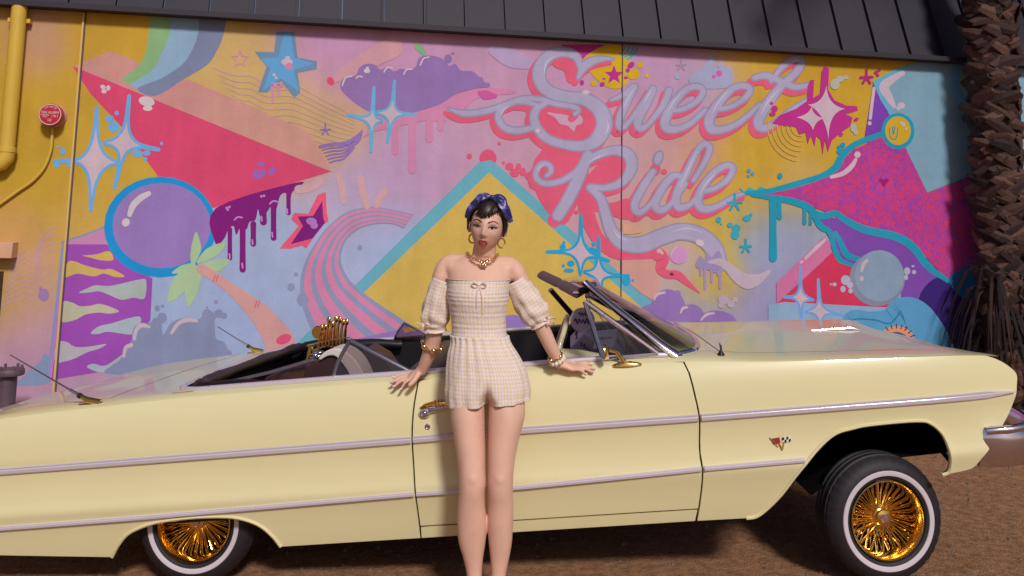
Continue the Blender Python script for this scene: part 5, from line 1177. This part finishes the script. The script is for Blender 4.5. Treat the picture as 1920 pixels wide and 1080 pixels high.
for i in range(nv+1):
    el = -pi/2+pi*(i+.0001)/(nv+.0002); R = []
    for k in range(nu):
        az = 2*pi*k/nu; z = HCZ*sin(el); x = HA*sx(z)*cos(el)*sin(az); fr = cos(az)
        y = -HB*cos(el)*cos(az)
        if fr > 0: q = 1-(x/(HA*sx(z)))**2-(z/HCZ)**2; y -= feat(x,z)*min(1,max(0,q)*3)
        else: y *= (1-.30*max(0,-z/HCZ)) * 1.03
        R.append(Hw((x,y,z)))
    ring_.append(R)
body.loft(ring_)
for s_ in (-1, 1):                          # ears
    body.ell(Hw((s_*.071,.006,-.010)), (.008,.017,.027), HR @ Matrix.Rotation(s_*.3,3,'Z'), 14, 10)
# one continuous skin
tmp = body.build('tmp_body', None, None, fix=True)
rm = tmp.modifiers.new('r', 'REMESH'); rm.mode = 'VOXEL'; rm.voxel_size = 0.0032
sm = tmp.modifiers.new('s', 'SMOOTH'); sm.factor = 0.5; sm.iterations = 7
bpy.context.view_layer.update()
me = bpy.data.meshes.new_from_object(tmp.evaluated_get(bpy.context.evaluated_depsgraph_get())); bpy.data.objects.remove(tmp)
bm = bmesh.new(); bm.from_mesh(me)            # relax the skin where limbs were joined
for c_, r_, it_ in ((Q(846,500,3.76),.085,22),(Q(956,502,3.76),.080,22),(Q(903,492,3.74),.075,8),(Q(886,905,3.6),.09,6),(Q(938,905,3.6),.09,6)):
    vv = [v for v in bm.verts if (v.co-c_).length < r_]
    for _ in range(it_): bmesh.ops.smooth_vert(bm, verts=vv, factor=0.5, use_axis_x=True, use_axis_y=True, use_axis_z=True)
bm.to_mesh(me); bm.free()
me.transform(Matrix.Translation(-WO)); me.polygons.foreach_set('use_smooth', [True]*len(me.polygons)); me.materials.clear(); me.materials.append(skin); me.name = 'body'
bo = bpy.data.objects.new('body', me); COL.objects.link(bo); bo.parent = woman
# ---- face paint and features
lipm = mat('lipstick', (0.62,0.035,0.075), rough=0.25, coat=0.3); darkm = mat('mouth_dark', (0.05,0.008,0.01), rough=0.5); browm = mat('brow', (0.055,0.025,0.018), rough=0.7); lashm = mat('lash', (0.008,0.005,0.006), rough=0.6)
eyew = mat('eye_white', (0.62,0.56,0.55), rough=0.25, coat=0.6); iris = mat('iris', (0.03,0.014,0.008), rough=0.15, coat=0.8); teethm = mat('teeth', (0.75,0.70,0.66), rough=0.25); lidm = mat('eye_shadow', (0.50,0.25,0.20), rough=0.5); blush = mat('blush', (0.76,0.35,0.30), rough=0.5)
def patch(name, outline, mt, d=0.0008, bulge=0.0, n=4):
    P_ = cr(outline, n, True); cx = sum(p[0] for p in P_)/len(P_); cz = sum(p[1] for p in P_)/len(P_); mb = MB(); N = len(P_); K_ = 5; V = []; F_ = []
    for j in range(K_+1):
        t = j/K_; 
        for p in P_: x = cx+(p[0]-cx)*t; z = cz+(p[1]-cz)*t; V.append(Hw(face(x, z, d+bulge*(1-t*t))))
    for j in range(K_):
        for i in range(N): F_.append((j*N+i, j*N+(i+1)%N, (j+1)*N+(i+1)%N, (j+1)*N+i))
    mb.add(V, F_); return wb(mb, name, mt, fix=True, auto=80)
patch('mouth', [(-.017,-.064),(-.008,-.058),(0,-.0575),(.008,-.058),(.017,-.064),(.009,-.0705),(0,-.072),(-.009,-.0705)], darkm, .0005)
patch('teeth', [(-.010,-.0595),(0,-.0585),(.010,-.0595),(.008,-.0625),(-.008,-.0625)], teethm, .0014)
patch('lip', [(-.022,-.0640),(-.012,-.0535),(-.004,-.0500),(0,-.0520),(.004,-.0500),(.012,-.0535),(.022,-.0640),(.012,-.0600),(0,-.0588),(-.012,-.0600)], lipm, .0022, .0016)
patch('lip', [(-.019,-.0660),(-.009,-.0690),(0,-.0700),(.009,-.0690),(.019,-.0660),(.013,-.0765),(.005,-.0810),(-.005,-.0810),(-.013,-.0765)], lipm, .0022, .0028)
for s_ in (-1, 1):
    e_ = lambda pts: [(s_*(.0305+(x-.0305)*1.12), .002+(z-.002)*1.10) for x, z in pts]
    patch('eyelid', e_([(.016,.006),(.022,.012),(.031,.0145),(.040,.0125),(.047,.0075),(.041,.0052),(.031,.0058),(.020,.0034)]), lidm, .0023)
    patch('eye', e_([(.0185,.0005),(.024,.0050),(.031,.0062),(.038,.0052),(.0425,.0020),(.036,-.0020),(.028,-.0028),(.022,-.0018)]), eyew, .0012)
    patch('iris', [(s_*.0305+.0052*cos(t), .0018+.0046*sin(t)) for t in [2*pi*k/10 for k in range(10)]], iris, .0019)
    wb(MB().tube([Hw(face(s_*x, z, .0030)) for x, z in cr([(.0155,.0000),(.023,.0048),(.031,.0064),(.040,.0052),(.046,.0030),(.054,.0085)], 4)], [.0009+.0011*min(1,k/10) if k < 17 else .0012-.0002*(k-17) for k in range(21)], 6), 'lash_line', lashm)
    wb(MB().tube([Hw(face(s_*x, z, .0014)) for x, z in cr([(.0225,-.0022),(.030,-.0034),(.038,-.0022),(.043,.002)], 3)], .0006, 5), 'lash_line', lashm)
    wb(MB().tube([Hw(face(s_*x, z, .0012)) for x, z in cr([(.0125,.0205),(.022,.0255),(.034,.0285),(.046,.0240),(.053,.0180)], 4)], [.0030,.0034,.0036,.0036,.0035,.0034,.0032,.0028,.0027,.0026,.0024,.0022,.002,.0017,.0014,.001,.0006], 6, flat=.6), 'eyebrow', browm)
    wb(MB().ell(Hw(face(s_*.0065,-.0405,-.0012)), (.0032,.002,.0018), HR), 'nostril', darkm)
# ---- hair
hairm = mat('hair_dark', (0.018,0.008,0.006), rough=0.42, noise_amt=0.5, noise_scale=60, spec=0.6); hair2 = mat('hair_lit_brown', (0.060,0.022,0.012), rough=0.45, noise_amt=0.4, noise_scale=60)  # brown tone paints in the light on the right side of the hair
hd = MB(); V = []; rows = []
for i in range(25):
    el0 = -0.30; el = el0+(pi/2-el0)*i/24; R = []
    for k in range(49):
        az = radians(72)+(2*pi-radians(144))*k/48          # sides and back, leaving the face open
        z = HCZ*sin(el)*1.07; x = HA*1.10*cos(el)*sin(az); y = -HB*1.06*cos(el)*cos(az)*(1-.22*max(0,-sin(el)))
        w_ = 1+.03*noise.noise(Vector((x*60,y*60,z*30))); R.append(Hw((x*w_,y*w_,z)))
    rows.append(R)
hd.grid(rows)
rows = []
for i in range(16):                          # top of the head forward to the hairline
    el = 0.60+(pi/2-.60)*i/15
    rows.append([Hw((HA*1.09*cos(el)*sin(az)*(1+.02*noise.noise(Vector((az*5,el*9,1)))), -HB*1.04*cos(el)*cos(az), HCZ*sin(el)*1.07)) for az in [radians(-78)+radians(156)*k/24 for k in range(25)]])
hd.grid(rows)
hair = wb(hd, 'hair', hairm, fix=False, auto=80)
hr_ = random.Random(4)
def strand(name, pts, r0, mt):
    pp = cr(pts, 5); n = len(pp); return wb(MB().tube([Hw(p) for p in pp], [r0*(.55+.45*sin(pi*min(1,.2+.8*k/n)))*(1-.75*(k/n)**3) for k in range(n)], 6), name, mt, hair)
for i in range(34):                          # fringe swept across the forehead
    t = i/33; x0 = .036-.030*t+hr_.uniform(-.004,.004); z0 = .112-.004*t; x1 = -.046+.084*t+hr_.uniform(-.006,.006); z1 = .056-.020*sin(pi*(t*.8+.25))+hr_.uniform(-.004,.004)
    xm = (x0+x1)/2+.004; zm = (z0+z1)/2+.018
    def fp(x, z, d): q = face(max(-.066,min(.066,x)), min(.104,z)); return (x, q.y-d, z)
    strand('fringe_lock', [fp(x0,z0,.010), fp((x0+xm)/2,(z0+zm)/2+.006,.020), fp(xm,zm,.019), fp((xm+x1)/2,(zm+z1)/2,.013), fp(x1,z1,.004+.002*hr_.random())], .0072, hairm if hr_.random() < .72 else hair2)
for s_ in (-1, 1):                           # side locks in front of the ears
    for i in range(13):
        y0 = -.050+.0055*i; zz = .004-.022*hr_.random()-(.006 if s_ > 0 else 0)
        strand('side_lock', [(s_*.050,y0-.012,.070),(s_*.068,y0,.050),(s_*.0765,y0+.002,.020),(s_*.0765,y0+.006,zz+.006),(s_*.074,y0+.014,zz-.006)], .0052, hairm if s_ < 0 else (hair2 if hr_.random() < .7 else hairm))
# ---- headscarf
scm = bpy.data.materials.new('scarf_satin'); scm.use_nodes = True; n_ = scm.node_tree.nodes; L_ = scm.node_tree.links
tc_ = n_.new('ShaderNodeTexCoord'); nz = n_.new('ShaderNodeTexNoise'); nz.inputs['Scale'].default_value = 26; nz.inputs['Detail'].default_value = 2; nz.inputs['Distortion'].default_value = 1.0; L_.new(tc_.outputs['Object'], nz.inputs['Vector'])
rp = n_.new('ShaderNodeValToRGB'); e = rp.color_ramp.elements; e[0].position = .46; e[0].color = (0.012,0.014,0.13,1); e[1].position = .62; e[1].color = (0.62,0.50,0.72,1); q_ = rp.color_ramp.elements.new(.55); q_.color = (0.09,0.10,0.40,1)
L_.new(nz.outputs['Fac'], rp.inputs['Fac']); L_.new(rp.outputs['Color'], n_['Principled BSDF'].inputs['Base Color']); n_['Principled BSDF'].inputs['Roughness'].default_value = .35; n_['Principled BSDF'].inputs['Sheen Weight'].default_value = .4
sc = MB(); rows = []
for k in range(41):                          # band over the crown from ear to ear
    a = radians(-104)+radians(208)*k/40; R = []
    for j in range(9):
        b = -1+2*j/8; wdt = .023*(1-.25*abs(sin(a))); fold = .0030*sin(b*7+a*3)
        x = sin(a)*(HA*1.17+fold); z = cos(a)*(HCZ*1.105+fold) if abs(a) < pi/2 else cos(a)*HCZ*.9
        R.append(Hw((x, -.002+b*wdt-.014*cos(a)+.02*(1-cos(a))*.6, z-.010*b*b+(.004 if abs(b) < .9 else -.004))))
    rows.append(R)
sc.grid(rows); scarf = wb(sc, 'headscarf', scm, fix=False, auto=80)
def tail(name, pts, wd):                     # soft two-sided scarf end
    pp = cr(pts, 6); n = len(pp); mb = MB(); rows = []
    for k in range(n):
        p = Vector(pp[k]); tn = (Vector(pp[min(k+1,n-1)])-Vector(pp[max(k-1,0)])).normalized(); sd_ = tn.cross(Vector((0,-1,.25))).normalized(); w_ = wd*sin(pi*min(1,.12+.80*k/n))**.7
        ring = []
        for j in range(12):
            t = 2*pi*j/12; ring.append(Hw(p+sd_*(w_*cos(t))+Vector((0,-1,.2)).normalized()*(.0055*sin(t)+.004*sin(cos(t)*4+k*.3))))
        rows.append(ring)
    return wb(mb.loft(rows), name, scm, scarf, auto=80)
tail('scarf_tail', [(.022,-.056,.120),(.046,-.064,.112),(.070,-.062,.085),(.087,-.058,.055),(.100,-.052,.034)], .017)
tail('scarf_loop', [(.014,-.050,.122),(.036,-.050,.127),(.056,-.046,.116),(.070,-.042,.090)], .014)
tail('scarf_loop', [(.004,-.046,.122),(-.020,-.046,.124),(-.044,-.042,.112),(-.062,-.036,.086)], .014)
tail('scarf_tail', [(-.020,-.048,.120),(-.046,-.052,.104),(-.068,-.048,.074),(-.082,-.042,.044),(-.088,-.030,.022)], .013)
wb(MB().ell(Hw((.010,-.052,.122)), (.015,.012,.010), HR), 'scarf_knot', scm, scarf)
# ---- jewellery
jg = mat('jewel_gold', (0.92,0.68,0.36), rough=0.18, metal=1.0); pearl = mat('bead_cream', (0.80,0.72,0.62), rough=0.25, coat=0.6)
for px_, py_ in ((886,447),(940,456)):
    c = Q(px_, py_, 3.742); wb(MB().tube([c+Vector((.0145*cos(t),.006*cos(t),.0185*sin(t))) for t in [2*pi*k/28 for k in range(28)]], .0036, 8, closed=True), 'hoop_earring', jg)
nk = [(876,475,3.785),(880,481,3.745),(889,486,3.712),(900,489,3.700),(908,490,3.697),(918,488,3.702),(927,484,3.722),(932,478,3.75)]
pp = cr([tuple(Q(*p)) for p in nk], 4)
necklace = wb(MB().tube(pp, .0022, 6), 'necklace', jg)
for k in range(0, len(pp), 2):
    c = Vector(pp[k]); wb(MB().tube([c+Vector((.0065*cos(t),-.002-.002*(k%4),.0055*sin(t))) for t in [2*pi*j/12 for j in range(12)]], .0019, 6, closed=True), 'chain_link', jg, necklace)
for dx, dz in ((-.012,-.004),(0,-.008),(.010,-.004),(.004,-.016),(-.006,-.014)): wb(MB().ell(Q(908,490,3.688)+Vector((dx,0,dz)), (.0075,.004,.0055)), 'charm', jg, necklace)
def bangle(c, d, r, rt, mt, name, beads=0):
    d = d.normalized(); u_ = d.orthogonal().normalized(); v_ = d.cross(u_)
    o = wb(MB().tube([c+u_*(r*cos(t))+v_*(r*sin(t)) for t in [2*pi*k/30 for k in range(30)]], rt, 8, closed=True), name, mt)
    for k in range(beads):
        t = 2*pi*k/beads; wb(MB().ell(c+u_*(r*cos(t))+v_*(r*sin(t)), (rt*2.1,)*3, None, 12, 8), 'bead', mt, o)
dL = Q(801,672,3.86)-Q(809,650,3.84); bangle(Q(810,648,3.838), dL+Vector((0,0,-.01)), .041, .0055, jg, 'bangle', 6)
dR = Q(1047,678,3.85)-Q(1038,660,3.835); bangle(Q(1045,675,3.847), dR, .029, .0045, pearl, 'bead_bracelet', 12); bangle(Q(1041,668,3.841), dR, .030, .0042, jg, 'bracelet', 4)
nm_ = mat('nail_pale', (0.80,0.66,0.66), rough=0.2, coat=0.8)
for e_, d_, r_ in NAILS: wb(MB().ell(e_+d_*.003+Vector((0,-.0035,.0045)), (.0062,.0042,.0042)), 'fingernail', nm_)
# ---- romper
gh = bpy.data.materials.new('gingham'); gh.use_nodes = True; n_ = gh.node_tree.nodes; L_ = gh.node_tree.links; b_ = n_['Principled BSDF']; b_.inputs['Roughness'].default_value = .85; b_.inputs['Specular IOR Level'].default_value = .15; b_.inputs['Sheen Weight'].default_value = .15
uvn = n_.new('ShaderNodeUVMap'); sep = n_.new('ShaderNodeSeparateXYZ'); L_.new(uvn.outputs[0], sep.inputs[0]); outs = []
for ax in (0, 1):
    ml = n_.new('ShaderNodeMath'); ml.operation = 'MULTIPLY'; ml.inputs[1].default_value = 1/.0148; L_.new(sep.outputs[ax], ml.inputs[0])
    fr = n_.new('ShaderNodeMath'); fr.operation = 'FRACT'; L_.new(ml.outputs[0], fr.inputs[0]); gt = n_.new('ShaderNodeMath'); gt.operation = 'GREATER_THAN'; gt.inputs[1].default_value = .5; L_.new(fr.outputs[0], gt.inputs[0]); outs.append(gt)
ad = n_.new('ShaderNodeMath'); ad.operation = 'ADD'; L_.new(outs[0].outputs[0], ad.inputs[0]); L_.new(outs[1].outputs[0], ad.inputs[1])
hf = n_.new('ShaderNodeMath'); hf.operation = 'MULTIPLY'; hf.inputs[1].default_value = .5; L_.new(ad.outputs[0], hf.inputs[0])
rp = n_.new('ShaderNodeValToRGB'); e = rp.color_ramp.elements; e[0].color = (0.80,0.70,0.76,1); e[1].color = (0.76,0.58,0.27,1); q_ = rp.color_ramp.elements.new(.5); q_.color = (0.79,0.66,0.59,1); L_.new(hf.outputs[0], rp.inputs['Fac']); L_.new(rp.outputs['Color'], b_.inputs['Base Color'])
tc_ = n_.new('ShaderNodeTexCoord'); nz = n_.new('ShaderNodeTexNoise'); nz.inputs['Scale'].default_value = 38; nz.inputs['Detail'].default_value = 4; L_.new(tc_.outputs['Object'], nz.inputs['Vector']); bp_ = n_.new('ShaderNodeBump'); bp_.inputs['Strength'].default_value = .35; bp_.inputs['Distance'].default_value = .01; L_.new(nz.outputs['Fac'], bp_.inputs['Height']); L_.new(bp_.outputs['Normal'], b_.inputs['Normal'])
def cloth(rings, name, parent, mod=None, thick=0.0025):
    N = len(rings); n = len(rings[0]); me = bpy.data.meshes.new(name)
    if mod: rings = [[mod(i/(N-1), k/n, p, sum(r_, Vector())/n) for k, p in enumerate(r_)] for i, r_ in enumerate(rings)]
    V = [tuple(p-WO) for r_ in rings for p in r_]; F_ = [(i*n+k, i*n+(k+1)%n, (i+1)*n+(k+1)%n, (i+1)*n+k) for i in range(N-1) for k in range(n)]
    me.from_pydata(V, [], F_); me.update(); uv = me.uv_layers.new(name='UVMap')
    circ = max(sum((r_[k]-r_[(k+1)%n]).length for k in range(n)) for r_ in rings); hs = [0.0]
    for i in range(1, N): hs.append(hs[-1]+(sum(rings[i], Vector())/n-sum(rings[i-1], Vector())/n).length)
    for poly in me.polygons:
        i, k = divmod(poly.index, n)
        for li, (a, b) in zip(poly.loop_indices, ((i,k),(i,k+1),(i+1,k+1),(i+1,k))): uv.data[li].uv = (circ*b/n, hs[a])
    me.polygons.foreach_set('use_smooth', [True]*len(me.polygons)); me.materials.append(gh)
    o = bpy.data.objects.new(name, me); COL.objects.link(o); o.parent = parent
    md = o.modifiers.new('th', 'SOLIDIFY'); md.thickness = thick; md.offset = 1
    return o
romper = empty('romper', (0,0,0)); romper.parent = woman
def shirr(t, u, p, c):                       # gathered bodice: fine horizontal puckers and small vertical gathers
    d = (p-c); d.z = 0; d.normalize(); return p + d*(.0009*sin(t*2*pi*13) + .0014*sin(u*2*pi*34+3*sin(t*9)) + (.003 if t < .03 else 0))
bod = [(897,522,3.762,58.5,.092,.108),(897,532,3.762,58,.093,.114),(896,548,3.758,57.5,.094,.122),(896,562,3.756,56.5,.093,.121),(896,580,3.752,53.5,.090,.108),(897,600,3.746,51,.087,.094),(898,618,3.742,51,.086,.088),(899,630,3.738,52,.090,.088)]
cloth(prings(bod, 72, 8), 'bodice', romper, shirr)
def gath(t, u, p, c):
    pin = min(1, max(0, (t-.40)/.48))**1.5; p = Vector((p.x, c.y+(p.y-c.y)*(1-.97*pin*exp(-((p.x-c.x)/(.011+.010*pin))**2)), p.z+.016*t*t*(p.x-c.x)/.17*(1 if t > .6 else 0)*min(1,(t-.6)/.3)))
    d = (p-c); d.z = 0; d.normalize(); g_ = max(0, 1-t*1.8); return p + d*(.0035*g_*sin(u*2*pi*22+2*sin(u*9)) + .0042*sin(u*2*pi*8+t*3)*t + .0028*t*sin(u*2*pi*19+1) + (.006*exp(-((t-.0)/.05)**2)))
hip = [(899,628,3.738,51.5,.088,.088),(902,645,3.733,57,.100,.096),(906,665,3.727,66,.116,.102),(911,690,3.720,74,.124,.104),(913,708,3.717,77,.126,.108),(914,722,3.715,79,.126,.110),(914,733,3.714,80,.124,.111),(914,742,3.713,79,.120,.110),(915,750,3.712,78.5,.118,.110),(915,755,3.712,77.5,.116,.109)]
cloth(prings(hip, 120, 5), 'shorts', romper, gath)
def sleeve(path, rads, name):
    P_ = cr([(*Q(a,b,c), r*mpp(a,b,c)) for (a,b,c), r in zip(path, rads)], 7); rings = []; prev = None; n = 56; N = len(P_)
    for i in range(N):
        p = Vector(P_[i][:3]); t = (Vector(P_[min(i+1,N-1)][:3])-Vector(P_[max(i-1,0)][:3])).normalized()
        ref = Vector((0,-1,0)) if prev is None else prev; nn = (ref-t*ref.dot(t)).normalized(); prev = nn; bb = t.cross(nn); R = []; tt = i/(N-1)
        for k in range(n):
            a = 2*pi*k/n; f = 1+.07*sin(tt*pi)*sin(a*7+3*tt)+.14*sin(tt*pi)*noise.noise(Vector((cos(a)*2.2,sin(a)*2.2,tt*3.4+len(name)*.3+P_[0][0]*9)))+.05*(sin(a*15+2)*max(0,tt-.75)*4)*.5
            f += .05*sin(tt*26+2*sin(a*2+P_[0][0]*20))*sin(tt*pi)
            R.append(p+nn*(P_[i][3]*f*cos(a))+bb*(P_[i][3]*f*sin(a)))
        rings.append(R)
    return cloth(rings, name, romper)
sleeve([(832,524,3.785),(826,545,3.79),(820,570,3.797),(816,592,3.805),(816,606,3.81),(816,614,3.812),(816,620,3.814)], [20,22.5,24.5,25.5,23,18.5,21], 'sleeve')
sleeve([(966,524,3.785),(976,543,3.79),(988,563,3.795),(1000,582,3.798),(1008,594,3.80),(1013,602,3.802),(1016,607,3.803)], [20,23,26,26.5,24,19,21.5], 'sleeve')
# ruffled top edge straps round the upper arms, ties and bow
cm = mat('tie_cream', (0.78,0.62,0.55), rough=0.8)
def tie(pts, r, name='tie'): wb(MB().tube(cr([tuple(Q(*p)) for p in pts], 5), r, 6, flat=.5), name, cm, romper)
for pts in ([(898,536,3.648),(889,530,3.642),(884,534,3.640),(890,539,3.642),(898,537,3.646)], [(898,536,3.648),(907,530,3.642),(912,535,3.640),(906,540,3.642),(898,537,3.646)]): tie(pts, .0042, 'bow_loop')
tie([(898,537,3.646),(894,552,3.632),(893,568,3.634),(893,584,3.645)], .0035); tie([(899,537,3.646),(904,556,3.632),(905,580,3.642),(906,604,3.656),(905,618,3.655)], .0035)
for cx_, cy_, Y_ in ((794,606,3.775),(1029,600,3.765)):
    for k in range(5): tie([(cx_,cy_,Y_),(cx_+9*cos(k*1.3+.4),cy_+7*sin(k*1.3+.4),Y_-.008),(cx_+13*cos(k*1.3+.8),cy_+10*sin(k*1.3+.8),Y_+.004)], .0045, 'sleeve_tie')
